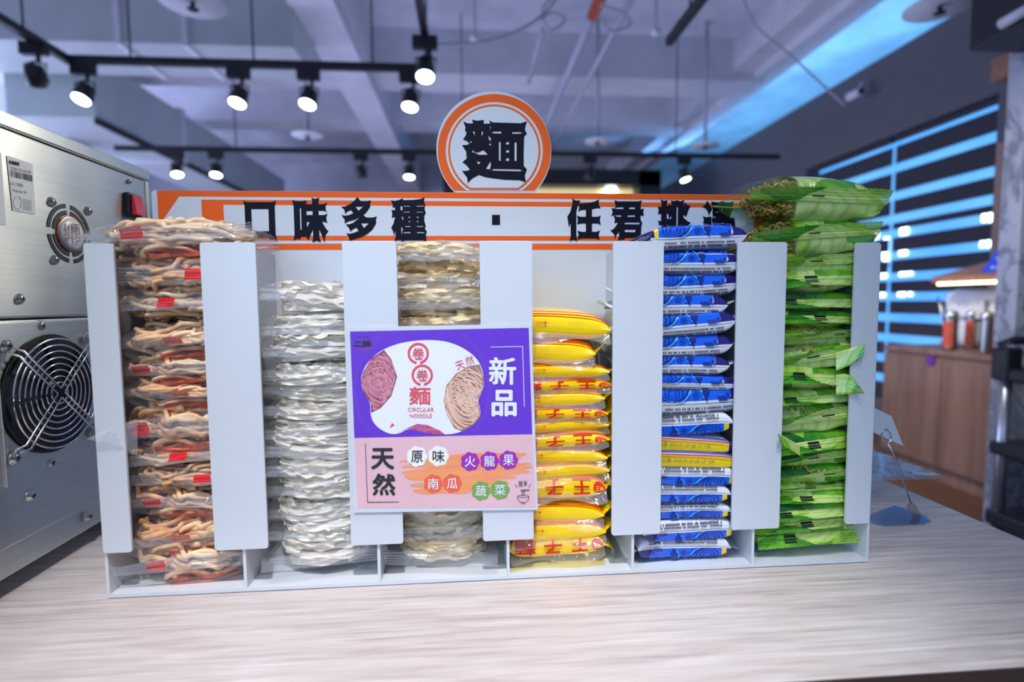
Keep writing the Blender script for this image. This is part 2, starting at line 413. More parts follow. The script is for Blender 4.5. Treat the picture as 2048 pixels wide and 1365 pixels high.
# column at far left
c0 = onY(60, 200, 5.2)
structure('wall_column', MB().box((c0[0], 5.2, FZ), (c0[0] + 0.32, 5.5, CZ)), M_beam)
# pipes
M_pipe = pm('pipe_paint', (0.42, 0.42, 0.5), 0.5); M_rpipe = pm('red_pipe', srgb(170, 66, 50), 0.45)
def pipe(name, pts, r, mat, label, group='ceiling pipes'):
    o = link(name, MB().tube(pts, r, 10).mesh(name, mat, True)); return tag(o, label, 'pipe', group)
pz = 2.55
p0 = onZ(1195, 10, pz); p1 = onZ(1090, 240, pz)
pr = thing('ceiling_pipe', (p0[0], p0[1], pz), 'grey pipe with a red end section running away above the round sign', 'pipe', 'ceiling pipes')
wpart(pr, 'pipe_run', MB().tube([(p0[0], p0[1] + .15, pz), (p0[0], p0[1] + 5.5, pz)], 0.035, 10), M_pipe, True)
wpart(pr, 'red_section', MB().tube([(p0[0], p0[1] - 0.6, pz), (p0[0], p0[1] + .15, pz)], 0.05, 10), M_rpipe, True)
p2 = onZ(1240, 40, pz)
pipe('ceiling_pipe', [(p2[0], p2[1] - .6, pz), (p2[0], p2[1] + 5, pz)], 0.024, M_pipe, 'thinner pale pipe beside the red-ended ceiling pipe')
p3 = onZ(1085, 60, 2.6)
pipe('ceiling_pipe', [(p3[0], p3[1], 2.6), (p3[0], p3[1] + 1.1, 2.6)], 0.02, M_pipe, 'short pale pipe left of the red-ended ceiling pipe')
p4 = onY(395, 335, 8.5)
pipe('wall_pipe', [(p4[0], 8.5, 2.6), (p4[0], 8.5, p4[2]), (p4[0] + .22, 8.5, p4[2] - .1), (p4[0] + .22, 8.5, p4[2] - 1.5)], 0.06, M_pipe, 'white drain pipe with a bend above the left end of the sign', 'pipes')
def cable(pxs, Y, r, label):
    P = [onY(x, y, Y) for x, y in pxs]; Q = []
    for i in range(len(P) - 1):
        for k in range(8):
            tt = k / 8; a = P[max(i - 1, 0)]; b = P[i]; c = P[i + 1]; e = P[min(i + 2, len(P) - 1)]
            Q.append(0.5 * ((2 * b) + (-a + c) * tt + (2 * a - 5 * b + 4 * c - e) * tt ** 2 + (-a + 3 * b - 3 * c + e) * tt ** 3))
    Q.append(P[-1]); o = link('ceiling_cable', MB().tube(Q, r, 6).mesh('ceiling_cable', M_pipe, True)); return tag(o, label, 'cable', 'ceiling cables')
cable([(1480, -20), (1510, 50), (1580, 110), (1640, 165), (1690, 210)], 3.3, 0.008, 'grey cable looping down to the blue lit strip')
cable([(860, 90), (960, 85), (1040, 60), (1100, 15), (1120, -30)], 3.6, 0.012, 'slack cable crossing above the round sign')
cable([(1080, 40), (1105, 25), (1130, 40), (1100, 60), (1085, 20), (1120, -20)], 3.4, 0.008, 'coiled cable left of the red pipe')
cable([(1200, 10), (1245, 25), (1260, 50), (1220, 62), (1205, 40)], 3.4, 0.008, 'coiled cable right of the red pipe')
# sprinkler heads with round heat-collector discs
M_disc = pm('disc_enamel', (0.62, 0.62, 0.66), 0.5)
def disc(px, py, Y, R, label):
    c = onY(px, py, Y); r = thing('sprinkler_disc', c, label, 'sprinkler', 'sprinklers with round discs')
    wpart(r, 'disc', MB().lathe(c, [(0.01, 0.03), (R * .5, 0.022), (R, 0.0), (R, -0.006), (0.01, -0.002)], 28), M_disc, True)
    wpart(r, 'drop_pipe', MB().tube([(c[0], c[1], c[2] + 0.02), (c[0], c[1], CZ)], 0.018, 8), M_pipe, True)
    wpart(r, 'sprinkler_head', MB().lathe(c, [(0.012, 0), (0.012, -0.03), (0.03, -0.035), (0.03, -0.04)], 10), M_dark, True)
disc(615, 270, 4.6, 0.14, 'white round sprinkler disc hanging left of the round sign')
disc(1195, 282, 5.0, 0.13, 'pale round sprinkler disc just right of the round sign')
disc(1410, 291, 5.0, 0.15, 'round sprinkler disc hanging before the blue lit strip')
disc(1880, 12, 2.3, 0.17, 'large round sprinkler disc in the upper right corner')
disc(385, 4, 2.6, 0.17, 'round sprinkler disc at the top edge under the duct')
for k, (px, py, w) in enumerate([(1312, 62, .03), (950, 75, .03), (1135, 60, .03), (955, 80, .03)][:2]):
    c = onY(px, py, 3.8); r = thing('smoke_detector', c, ['small ceiling detector on a thin rod by the right track end', 'small ceiling detector above the round sign'][k], 'detector')
    wpart(r, 'rod', MB().tube([(c[0], c[1], c[2]), (c[0], c[1], CZ)], 0.008, 6), M_pipe); wpart(r, 'head', MB().lathe(c, [(0.02, .02), (0.045, 0), (0.03, -.03)], 12), M_disc, True)

# track lighting
TZ = 1.80
ta = onZ(120, 112, TZ); tb = onZ(862, 140, TZ)
TY = 3.06; TXL = -2.08; TXR = 0.13
def track(name, segs, label):
    x0, y0 = segs[0][0]; r = thing(name, (x0, y0, TZ), label, 'light track', 'black ceiling light tracks')
    for (a, b) in segs:
        wpart(r, 'track_bar', MB().box((min(a[0], b[0]) - .02, min(a[1], b[1]) - .02, TZ - .022), (max(a[0], b[0]) + .02, max(a[1], b[1]) + .02, TZ + .022)), M_track)
        n = 3
        for k in range(n):
            q = (k + .5) / n; x = a[0] + (b[0] - a[0]) * q; y = a[1] + (b[1] - a[1]) * q
            wpart(r, 'hanger_wire', MB().tube([(x, y, TZ), (x, y, CZ)], 0.006, 6), M_track)
    return r
track('light_track', [((TXL, TY), (TXR, TY)), ((TXL, TY - .02), (TXL, 1.2)), ((TXR, TY - .02), (TXR, 1.2))], 'black three-sided light track hanging nearest above the machine and sign')
FY = 5.0
track('light_track', [((-3.0, FY), (3.62, FY))], 'long straight black light track further back behind the round sign')
track('light_track', [((1.54, 2.60), (1.54, 0.9))], 'short black light track end at the upper right')
M_warm = pm('warm_lamp', (1, .9, .7), 0.4, emit=(1.0, 0.90, 0.68), es=14, var=0)
M_cool = pm('cool_lamp', (.8, .9, 1), 0.4, emit=(0.80, 0.95, 1.0), es=14, var=0)
M_off = pm('unlit_lamp', (.06, .06, .07), 0.3)
def lamp_proto(kind, mat):
    r = thing('track_spotlight', (0, 0, 0), 'x', 'spotlight', 'black track spotlights')
    link('adapter', MB().box((-.07, -.022, -.07), (.07, .022, 0), bev=.004).mesh('adapter', M_track), r)
    link('stem', MB().tube([(.02, 0, -.07), (.02, 0, -.11)], .012, 8).mesh('stem', M_track), r)
    y = MB().tube([(-.055, 0, -.19), (-.055, 0, -.12), (.0, 0, -.105), (.06, 0, -.12), (.06, 0, -.19)], .006, 6)
    link('yoke', y.mesh('yoke', M_track), r)
    can = link('lamp_can', MB().lathe((0, 0, 0), [(.018, .055), (.045, .04), (.055, -.03), (.057, -.055), (.05, -.055)], 20).mesh('lamp_can', M_track, True), r)
    can.location = (0.0, 0, -.175)
    ln = link('lens', MB().lathe((0, 0, 0), [(.048, -.054), (.046, -.060), (.01, -.064)], 20).mesh('lens', mat, True), can)
    return r
protos = {}
def lamp(kind, px, py, X=None, Y=None, tilt=(0, 0), label=''):
    mat = {'w': M_warm, 'c': M_cool, 'o': M_off}[kind]
    if kind not in protos: r = protos[kind] = lamp_proto(kind, mat)
    else: r = copy_tree(protos[kind])
    p = onY(px, py, Y) if Y is not None else onX(px, py, X)
    r.location = (p[0], p[1], TZ - .02); r['label'] = label
    for ch in r.children:
        if ch.name.startswith('lamp_can'): ch.rotation_euler = (math.radians(tilt[0]), math.radians(tilt[1]), 0)
lamp('c', 168, 160, Y=TY, tilt=(-25, 10), label='cool white track spotlight nearest the left corner of the near track')
lamp('w', 478, 175, Y=TY, tilt=(-20, 8), label='warm track spotlight on the near track above the sign\'s left half')
lamp('w', 618, 183, Y=TY, tilt=(-20, 8), label='warm track spotlight on the near track just right of another warm one')
lamp('w', 821, 185, Y=TY, tilt=(-15, 5), label='warm track spotlight nearest the right corner of the near track')
lamp('c', 850, 100, X=TXR, tilt=(-20, 0), label='white track spotlight above the track corner left of the round sign')
lamp('o', 70, 132, X=TXL, tilt=(40, 20), label='unlit black track spotlight in the upper left above the machine')
lamp('w', 353, 328, Y=FY, tilt=(-15, -10), label='warm spotlight on the far track above the machine\'s right corner')
lamp('c', 432, 322, Y=FY, tilt=(-15, 0), label='cool white spotlight on the far track at left')
lamp('o', 722, 320, Y=FY, tilt=(30, 0), label='unlit spotlight on the far track left of the round sign')
lamp('c', 818, 325, Y=FY, tilt=(-10, 0), label='cool white spotlight on the far track just left of the round sign')
lamp('o', 1180, 335, Y=FY, tilt=(30, 0), label='unlit spotlight on the far track above the black lit canopy')
lamp('w', 1368, 345, Y=FY, tilt=(-10, -15), label='white spotlight on the far track in front of the dark wall')
# security camera on the dark wall
sc = onX(1718, 190, XW - .12)
r = thing('security_camera', sc, 'small grey security camera under the dark wall\'s upper part', 'camera')
wpart(r, 'arm', MB().tube([(XW, sc[1], sc[2] + .10), (XW - .10, sc[1], sc[2] + .10), (XW - .12, sc[1], sc[2] + .02)], .014, 8), M_pipe, True)
wpart(r, 'body', MB().lathe((sc[0] - .05, sc[1], sc[2]), [(.01, -.09), (.035, -.08), (.038, .06), (.03, .07), (.01, .07)], 14, axis=1), M_disc, True)
wpart(r, 'lens', MB().lathe((sc[0] - .05, sc[1] - .09, sc[2]), [(.026, -.005), (.026, .01)], 12, axis=1), M_dark)
# black canopy with a warm lit panel behind the sign
k0 = onY(1060, 340, 7.0); k1 = onY(1322, 385, 7.0)
r = thing('food_stall_canopy', (k0[0], 7.0, k1[2] - .5), 'black box canopy with a warm lit panel behind the sign', 'canopy')
wpart(r, 'canopy_frame', MB().box((k0[0] - 1.2, 7.0, k0[2] - .20), (k1[0], 8.0, k0[2] + .02)).box((k1[0] - .32, 7.0, k0[2] - 2.4), (k1[0], 8.0, k0[2])).box((k0[0] - 1.2, 7.0, k0[2] - 2.4), (k0[0] - 1.0, 8.0, k0[2])), M_black)
M_glow = pm('lit_stall_panel', (.7, .6, .3), .5, emit=(0.72, 0.58, 0.26), es=0.75, var=0.2, vs=4)
wpart(r, 'lit_panel', MB().box((k0[0] - 1.0, 7.25, k0[2] - 1.2), (k1[0] - .33, 7.3, k0[2] - .2)), M_glow)
kg = onY(1222, 381, 7.2)
wpart(r, 'bright_lamp', MB().lathe(tuple(kg), [(.01, -.05), (.07, -.03), (.07, .03), (.01, .04)], 14, axis=1), M_cool)
# black display box, upper right
q0 = onY(1936, 105, 1.8)
r = thing('menu_box', (q0[0] + .3, 1.5, q0[2]), 'black hanging display box in the upper right corner', 'display')
wpart(r, 'housing', MB().box((q0[0], 1.25, q0[2]), (q0[0] + 1.0, 1.8, q0[2] + .45), bev=.01), M_black)
a = onX(2003, 48, q0[0] - .03); b_ = onX(2062, 15, q0[0] - .03)
wpart(r, 'white_tube', MB().tube([tuple(a), tuple(b_)], .022, 10), M_disc, True)

# cabinet by the window with things on it
CX0 = 3.36; cb0 = onX(1768, 690, CX0); CTZ = cb0[2]; CY1 = cb0[1]; CY0 = onX(1996, 700, CX0)[1] - .35
cab = thing('sideboard_cabinet', (CX0 + .3, (CY0 + CY1) / 2, FZ), 'brown wood cabinet standing under the striped window blind', 'cabinet')
wpart(cab, 'body', MB().box((CX0 + .02, CY0, FZ + .1), (XW - .02, CY1, CTZ - .03)), M_cab)
wpart(cab, 'plinth', MB().box((CX0 + .04, CY0 + .02, FZ), (XW - .02, CY1 - .02, FZ + .1)), M_cab)
wpart(cab, 'top', MB().box((CX0, CY0 - .01, CTZ - .035), (XW - .02, CY1 + .01, CTZ), bev=.006), M_cab)
ymid = onX(1880, 800, CX0)[1]
for (ya, yb_) in ((CY0 + .005, ymid - .003), (ymid + .003, CY1 - .005)):
    dr = wpart(cab, 'door', MB().box((CX0 + .002, ya, FZ + .11), (CX0 + .02, yb_, CTZ - .06)), M_cab)
pk = onX(1863, 722, CX0)
M_purp = pm('purple_plastic', srgb(110, 40, 150), .4)
wpart(cab, 'purple_lock', MB().lathe((CX0, pk[1], pk[2]), [(.03, -.012), (.03, .006)], 14, axis=0), M_purp)
# canisters
M_can = pm('canister_steel', (.35, .34, .33), .3, 1.0); M_lab = pm('canister_label', srgb(200, 84, 50), .5, var=.25, vs=60); M_lid = pm('canister_rim', (.75, .77, .8), .2, 1.0)
CG = 'steel canisters on the cabinet'
def canister(px0, px1, pyt, pyb, dxx, lab, label):
    c = onX((px0 + px1) / 2, pyb, CX0 + dxx); t_ = onX((px0 + px1) / 2, pyt, CX0 + dxx)
    w = np.linalg.norm(onX(px0, pyb, CX0 + dxx) - onX(px1, pyb, CX0 + dxx)) * .5
    R_ = min(.075, w * .55); H = .235; c = (c[0] + R_, c[1], CTZ)
    r = thing('steel_canister', c, label, 'canister', CG)
    wpart(r, 'body', MB().lathe(c, [(R_ * .98, 0.0), (R_, .01), (R_, H - .02), (R_ * .97, H - .015)], 22), M_can, True)
    wpart(r, 'rim', MB().lathe(c, [(R_, H - .03), (R_ * 1.08, H - .02), (R_ * 1.08, H), (R_ * .9, H + .012), (R_ * .2, H + .02)], 22), M_lid, True)
    if lab:
        th = np.linspace(math.pi * .80, math.pi * 1.35, 8); G = np.array([[(c[0] + (R_ + .002) * math.cos(a_), c[1] + (R_ + .002) * math.sin(a_), c[2] + z) for z in (.02, H - .05)] for a_ in th])
        wpart(r, 'label', MB().grid(G), M_lab, True)
    return r, c, H
canister(1870, 1908, 620, 690, .07, 1, 'steel canister with orange label at the left end of the row')
canister(1917, 1948, 620, 690, .26, 1, 'steel canister with orange label, second from the left')
canister(1945, 1980, 624, 692, .05, 0, 'steel canister with its plain side turned to the front')
canister(1988, 2018, 622, 692, .12, 1, 'steel canister with red label at the right end of the row')
sp = onX(1868, 605, CX0 + .1)
r = thing('ladle', (CX0 + .16, onX(1880, 640, CX0 + .1)[1], CTZ + .22), 'small steel ladle sticking out of the leftmost canister', 'ladle')
y_ = r.location.y; wpart(r, 'handle', MB().tube([(CX0 + .15, y_, CTZ + .05), (CX0 + .15, y_ + .05, CTZ + .27), (CX0 + .15, y_ + .08, CTZ + .34)], .007, 8), M_lid, True)
wpart(r, 'bowl', MB().lathe((CX0 + .15, y_, CTZ + .04), [(.008, -.02), (.025, -.01), (.03, .01), (.028, .012)], 12), M_lid, True)
# white appliance
a = onX(1905, 580, CX0 + .40); b_ = onX(2022, 640, CX0 + .40)
M_app = pm('white_enamel', (.8, .82, .85), .25)
r = thing('rice_warmer', (CX0 + .42, (a[1] + b_[1]) / 2, CTZ), 'glossy white appliance under the lit wooden canopy', 'appliance')
app = MB(); Y0, Y1 = min(a[1], b_[1]) - .05, max(a[1], b_[1])
app.box((CX0 + .32, Y0, CTZ), (CX0 + .58, Y1, a[2]), bev=.06)
wpart(r, 'body', app, M_app, True); wpart(r, 'lid_seam', MB().box((CX0 + .297, Y0 + .05, CTZ + .2), (CX0 + .31, Y1 - .05, CTZ + .206)), M_dark)
wpart(r, 'price_card', MB().box((CX0 + .285, Y0 + .12, CTZ + .2), (CX0 + .29, Y0 + .20, CTZ + .32)), M_pwhite)
# little roof with LED strip and blue sign
e0 = onX(1876, 566, CX0 + .15); e1 = onX(2040, 560, CX0 + .15); YA, YB = min(e0[1], e1[1]) - .25, max(e0[1], e1[1]); ZE = e0[2]
M_roofw = wood('canopy_wood', srgb(120, 84, 66), srgb(150, 108, 86), srgb(170, 126, 100), (3, 12, 12))
r = thing('stall_roof', (CX0 + .3, (YA + YB) / 2, CTZ), 'small wooden roof with lit strip and blue sign above the canisters', 'stall roof')
rf = MB(); zt = onX(1975, 500, CX0 + .35)[2]
rf.add([(CX0 + .1, YA, ZE), (XW, YA, ZE), (XW, YB, ZE), (CX0 + .1, YB, ZE), (CX0 + .1, YA, ZE + .035), (XW, YA, ZE + .035), (XW, YB, ZE + .035), (CX0 + .1, YB, ZE + .035), (CX0 + .5, YA + .1, zt), (XW, YA + .1, zt), (XW, YB - .33, zt), (CX0 + .5, YB - .33, zt)],
       [(0, 1, 2, 3), (0, 4, 5, 1), (1, 5, 6, 2), (2, 6, 7, 3), (3, 7, 4, 0), (4, 8, 9, 5), (5, 9, 10, 6), (6, 10, 11, 7), (7, 11, 8, 4), (8, 11, 10, 9)])
wpart(r, 'roof', rf, M_roofw)
M_led = pm('led_strip', (1, .9, .5), .4, emit=(1.0, .85, .45), es=5, var=0)
ny = 16
for k in range(ny):
    yy = YA + .02 + (YB - YA - .10) * k / (ny - 1)
    wpart(r, 'led', MB().box((CX0 + .09, yy, ZE - .018), (CX0 + .11, yy + .022, ZE - .002)), M_led)
wpart(r, 'post', MB().box((XW - .06, YB - .08, CTZ), (XW - .02, YB - .04, ZE)).box((XW - .06, YA + .04, CTZ), (XW - .02, YA + .08, ZE)), M_roofw)
M_bsign = pm('blue_sign', srgb(24, 60, 190), .4, emit=(0.02, 0.07, 0.5), es=.35, var=.05)
sg = []
for (px, py) in ((1962, 545), (2003, 488), (2075, 482), (2075, 540)): sg.append(onX(px, py, CX0 + .13))
bs = wpart(r, 'blue_sign', MB().prism(sg, (.012, 0, 0)), M_bsign)
sm = MB()
for (px, py, w, h) in ((2006, 520, 26, 5), (2012, 512, 16, 5), (2016, 506, 8, 5), (1985, 537, 8, 3), (1996, 537, 8, 3), (2008, 536, 8, 3), (2019, 536, 7, 3)):
    sm.flat([[(px - w / 2, py - h), (px + w / 2, py - h), (px + w / 2, py), (px - w / 2, py)]], lambda x, y: onX(x, y, CX0 + .126))
wpart(r, 'sign_mark', sm, M_pwhite, sub=bs)
# pilaster and marble wall at the right edge
structure('wall_pilaster', MB().box((XW - .015, BY0 - .75, FZ), (XW - .001, BY0 - .02, 1.35)), wood('pilaster_wood', srgb(130, 104, 92), srgb(156, 126, 110), srgb(172, 142, 124), (9, 9, .8)))
structure('trim_8', MB().box((XW - .015, BY0 - .75, 1.35), (XW - .001, BY0 - .02, 1.95)), M_wallg)
tq = onX(1981, 166, XW - .35); tq2 = onX(1981, 122, XW - .35)
structure('trim_9', MB().box((XW - .35, tq[1] - .9, tq[2]), (XW - .016, tq[1], tq2[2])), M_roofw)
t = NT('marble'); v = t.coords('Object', (1, 1, .7)); n1 = t.noise(v, 2.2, 8, .65, 1.6)
t.link(t.ramp(n1, [(.44, srgb(176, 178, 188)), (.495, srgb(120, 122, 134)), (.53, srgb(182, 184, 192))]), t.b.inputs['Base Color']); t.b.inputs['Roughness'].default_value = .35
mx0 = onY(2027, 700, 1.75)
structure('wall_marble', MB().box((mx0[0], 1.75, FZ), (XW - .02, 1.85, 1.5)), t.m)
# black service cart
cc = onZ(1997, 1062, FZ); CXc, CYc = cc[0] + .02, cc[1]
CYc = 1.45; p_ = onY(2003, 900, CYc); CXc = p_[0]
zpx = lambda py: onY(2003, py, CYc)[2]
r = thing('service_cart', (CXc + .3, CYc - .2, FZ), 'black plastic service cart with grey posts at the right edge', 'cart')
M_post = pm('cart_post', (.45, .45, .47), .3, .8)
for (x, y) in ((CXc, CYc), (CXc + .6, CYc), (CXc, CYc - .4), (CXc + .6, CYc - .4)):
    wpart(r, 'post', MB().tube([(x, y, FZ + .1), (x, y, zpx(700))], .022, 12), M_post, True)
for (pa, pb) in ((735, 762), (882, 910), (1020, 1050)):
    wpart(r, 'shelf', MB().box((CXc - .03, CYc - .43, zpx(pb)), (CXc + .63, CYc + .03, zpx(pa)), bev=.012), M_black)
wpart(r, 'corner_block', MB().box((CXc - .04, CYc - .04, zpx(760)), (CXc + .03, CYc + .03, zpx(695)), bev=.01), M_black)
wpart(r, 'handle', MB().tube([(CXc - .01, CYc, zpx(712)), (CXc - .03, CYc, zpx(690)), (CXc + .02, CYc, zpx(682)), (CXc + .6, CYc, zpx(680))], .017, 10), M_black, True)
for (x, y) in ((CXc + .02, CYc - .02), (CXc + .58, CYc - .02), (CXc + .02, CYc - .38), (CXc + .58, CYc - .38)):
    wpart(r, 'caster', MB().lathe((x, y, FZ + .045), [(.02, -.015), (.045, -.012), (.045, .012), (.02, .015)], 16, axis=0), M_black, True)

# ---------------------------------------------------------------- counter
TXE = 1.026; TYF = -0.170
cn = thing('counter', (0.1, 0.3, FZ), 'long counter with pale oak top carrying the machine and noodle rack', 'counter')
wpart(cn, 'top', MB().box((-1.6, TYF, -0.028), (TXE, 0.85, 0.0)), [M_table])
wpart(cn, 'edge_band', MB().box((-1.6, TYF - .0012, -0.028), (TXE + .0012, TYF, -0.0006)), M_counter)
wpart(cn, 'body', MB().box((-1.58, TYF + .02, FZ + .08), (TXE - .03, 0.83, -0.028)), M_counter)
wpart(cn, 'plinth', MB().box((-1.55, TYF + .06, FZ), (TXE - .06, 0.80, FZ + .08)), M_black)

# ---------------------------------------------------------------- steel machine
MX = -0.0965; MZB = 0.020
PX = lambda x, y: onX(x, y, MX)
mtop = PX(150, 296)[2]; mback = PX(297, 420)[1]
ms = thing('steam_machine', (MX - .3, .05, 0), 'stainless steel kitchen machine with fan grille at the left edge', 'machine')
zs1 = PX(100, 636)[2]; zs2 = PX(100, 943)[2]
Y0m = -0.42
wpart(ms, 'upper_panel', MB().box((MX - .5, Y0m, zs1 + .0012), (MX, mback, mtop - .008), bev=.002), M_steel)
wpart(ms, 'lid', MB().box((MX - .503, Y0m - .003, mtop - .0075), (MX + .003, mback + .003, mtop + .008), bev=.002), M_steel)
wpart(ms, 'lower_panel', MB().box((MX - .5, Y0m, MZB + .03), (MX - .0035, mback - .005, zs1 - .001), bev=.002), M_steel)
wpart(ms, 'fan_panel', MB().box((MX - .02, PX(4, 800)[1], zs2), (MX - .001, mback - .008, zs1 - .003), bev=.001), M_steel)
wpart(ms, 'base_skirt', MB().box((MX - .498, Y0m + .003, MZB), (MX - .006, mback - .007, zs2 - .001), bev=.002), M_steel)
wpart(ms, 'corner_strip', MB().box((MX - .004, mback - .006, zs1), (MX + .0012, mback + .001, mtop - .009)), pm('strip_steel', (.75, .74, .62), .35, .8))
for (x, y) in ((MX - .06, mback - .06), (MX - .06, Y0m + .06), (MX - .44, mback - .06), (MX - .44, Y0m + .06)):
    wpart(ms, 'foot', MB().lathe((x, y, 0), [(.018, 0), (.018, .008), (.012, .01), (.012, MZB)], 14), M_black)
# fan grille
fc = PX(98, 789); Rf = abs(PX(185, 789)[1] - PX(4, 789)[1]) * .5
fy = (PX(185, 789)[1] + PX(4, 789)[1]) / 2; fz = (PX(95, 669)[2] + PX(85, 912)[2]) / 2; Rf = (PX(95, 669)[2] - PX(85, 912)[2]) / 2
fn = wpart(ms, 'fan', MB().lathe((MX, fy, fz), [(.004, .0004), (Rf, .0004), (Rf, .0012), (.004, .0008)], 40, axis=0), M_dark)
hub = MB().lathe((MX + .0012, fy, fz), [(Rf * .3, 0), (Rf * .3, .002), (.002, .0025)], 24, axis=0)
for k in range(7):
    a0 = k * 2 * math.pi / 7
    G = np.array([[(MX + .0015 + .002 * j, fy + rr * math.cos(a0 + j * .5 + rr * 6), fz + rr * math.sin(a0 + j * .5 + rr * 6)) for j in (0, 1)] for rr in np.linspace(Rf * .3, Rf * .95, 6)])
    hub.grid(G)
wpart(ms, 'fan_rotor', hub, pm('fan_plastic', (.02, .02, .026), .35), True, sub=fn)
for k in range(8):
    rr = Rf * (0.16 + .106 * k + .02)
    a = np.linspace(0, 2 * math.pi, 49); wpart(ms, 'grille_ring', MB().tube([(MX + .008, fy + rr * math.cos(q), fz + rr * math.sin(q)) for q in a], .0011, 6, cap=False), M_chrome, True, sub=fn)
for k in range(4):
    a = math.radians(45 + 90 * k); ca, sa = math.cos(a), math.sin(a); pa, pb = -sa, ca
    for sgn in (-1, 1):
        o_ = .0035 * sgn
        pts = [(MX + .0095, fy + r_ * ca + o_ * pa, fz + r_ * sa + o_ * pb) for r_ in (0.004, Rf * .55, Rf * 1.04)] + [(MX + .003, fy + Rf * 1.12 * ca + o_ * pa, fz + Rf * 1.12 * sa + o_ * pb), (MX + .002, fy + Rf * 1.25 * ca + o_ * pa * .8, fz + Rf * 1.25 * sa + o_ * pb * .8)]
        wpart(ms, 'grille_spoke', MB().tube(pts, .0012, 6), M_chrome, True, sub=fn)
def screw(c, R_=.0055):
    s_ = wpart(ms, 'screw', MB().lathe(c, [(R_ * 1.25, 0), (R_ * 1.25, .0008), (R_, .001), (R_ * .85, .0032), (R_ * .35, .0042)], 16, axis=0), M_screw, True)
    x, y, z = c; h = R_ * .5
    wpart(ms, 'cross_slot', MB().box((x + .0036, y - h, z - h * .22), (x + .0044, y + h, z + h * .22)).box((x + .0036, y - h * .22, z - h), (x + .0044, y + h * .22, z + h)), M_dark, sub=s_)
for k in range(4):
    a = math.radians(45 + 90 * k); screw((MX + .002, fy + Rf * 1.24 * math.cos(a), fz + Rf * 1.24 * math.sin(a)))
for (x, y) in ((85, 652), (105, 926), (66, 992), (180, 1033), (102, 404), (175, 422), (108, 520), (38, 598)):
    screw(tuple(PX(x, y) + np.array([-.001 if y < 640 else -.004, 0, 0]) + np.array([.001, 0, 0])), .0046 if y < 640 else .005)
screw(tuple(PX(256, 363)), .003)
# upper vent with a round plate
vy = (PX(102, 458)[1] + PX(172, 458)[1]) / 2; vz = (PX(140, 410)[2] + PX(144, 527)[2]) / 2; Rv = (PX(140, 410)[2] - PX(144, 527)[2]) / 2
vn = MB()
for (r0, r1) in ((.62 * Rv, .78 * Rv), (.86 * Rv, 1.0 * Rv)):
    for q in range(4):
        a = np.radians(np.linspace(90 * q + 4 + 3, 90 * q + 86 - 3, 14))
        vn.grid(np.array([[(MX + .0006, vy + rr * math.cos(x), vz + rr * math.sin(x)) for rr in (r0, r1)] for x in a]))
vv = wpart(ms, 'vent_slots', vn, M_dark)
wpart(ms, 'round_plate', MB().lathe((MX, vy, vz), [(.6 * Rv, 0), (.6 * Rv, .0022), (.57 * Rv, .0026), (.01, .0026)], 36, axis=0), pm('plate_rim', srgb(176, 128, 110), .35, .7), True, sub=vv)
wpart(ms, 'plate_face', MB().lathe((MX + .0027, vy, vz), [(.53 * Rv, 0), (.53 * Rv, .0004), (.01, .0004)], 36, axis=0), pm('plate_face', srgb(198, 204, 214), .4), True, sub=vv)
em = MB(); ex = lambda x, y: (MX + .0034, vy + x * Rv * .42, vz - y * Rv * .42)
put_text(em, '糾', (-.95, -.75, -.02, .8), ex, off=.0); put_text(em, '雨', (.02, -.85, .85, .0), ex); put_text(em, '夕', (.05, .0, .85, .85), ex)
wpart(ms, 'plate_emblem', em, pm('copper_ink', srgb(150, 96, 82), .4), sub=vv)
# rocker switch
s0 = PX(262, 412)
sw = wpart(ms, 'rocker_switch', MB().box((MX - .001, s0[1] - .014, s0[2] - .0165), (MX + .007, s0[1] + .014, s0[2] + .0165), bev=.0025), M_black)
M_sw = pm('red_rocker', (.55, .012, .02), .22, coat=.6, emit=(.6, .01, .01), es=.15)
wpart(ms, 'red_button', MB().add([(MX + .006, s0[1] - .010, s0[2] - .013), (MX + .006, s0[1] + .010, s0[2] - .013), (MX + .0135, s0[1] + .010, s0[2] - .013), (MX + .0135, s0[1] - .010, s0[2] - .013),
      (MX + .006, s0[1] - .010, s0[2] + .013), (MX + .006, s0[1] + .010, s0[2] + .013), (MX + .0095, s0[1] + .010, s0[2] + .013), (MX + .0095, s0[1] - .010, s0[2] + .013)], [(0, 1, 2, 3), (4, 7, 6, 5), (0, 4, 5, 1), (3, 2, 6, 7), (0, 3, 7, 4), (1, 5, 6, 2)]), M_sw, sub=sw)
# stickers
def stick(x, y): p = PX(x, y); p[0] += .0006; return p
M_stk = pm('sticker_paper', srgb(206, 212, 220), .5, var=.01)
st = tag(link('sticker', None, ms), None); SL = lambda px, py, dx=.0006: tuple(PX(px, py) + np.array([dx, 0, 0]) - np.array(ms.location))
link('paper', MB().flat([[(12, 311), (64, 328), (70, 429), (24, 421)]], lambda x, y: SL(x, y)).mesh('paper', M_stk), st)
wr_ = MB(); inkm = pm('grey_ink', srgb(46, 46, 56), .5); SF = lambda x, y: SL(x, y, .0010)
def sk(body, x0, y0, x1, y1, off=0): put_text(wr_, body, (x0, y0, x1, y1), lambda x, y: SF(x, y + (x - x0) * .22), off=off)
sk('設備編號', 16, 320, 37, 328, .02); sk('F222401031120A-290', 19.5, 333.5, 60.5, 339.5)
sk('QC 工程師', 20, 363, 44, 370); sk('Engineer 01', 24, 377, 51, 384)
rs = random.Random(3); x = 18.0
while x < 63:
    w = rs.choice((.5, .5, .9, 1.4)); wr_.flat([[(x, 341 + (x - 18) * .22), (x + w, 341 + (x + w - 18) * .22), (x + w + .6, 353 + (x - 18) * .24), (x + .6, 353 + (x - 18) * .24)]], SF); x += w + rs.choice((.5, .8, 1.2))
link('lettering', wr_.mesh('lettering', inkm), st)
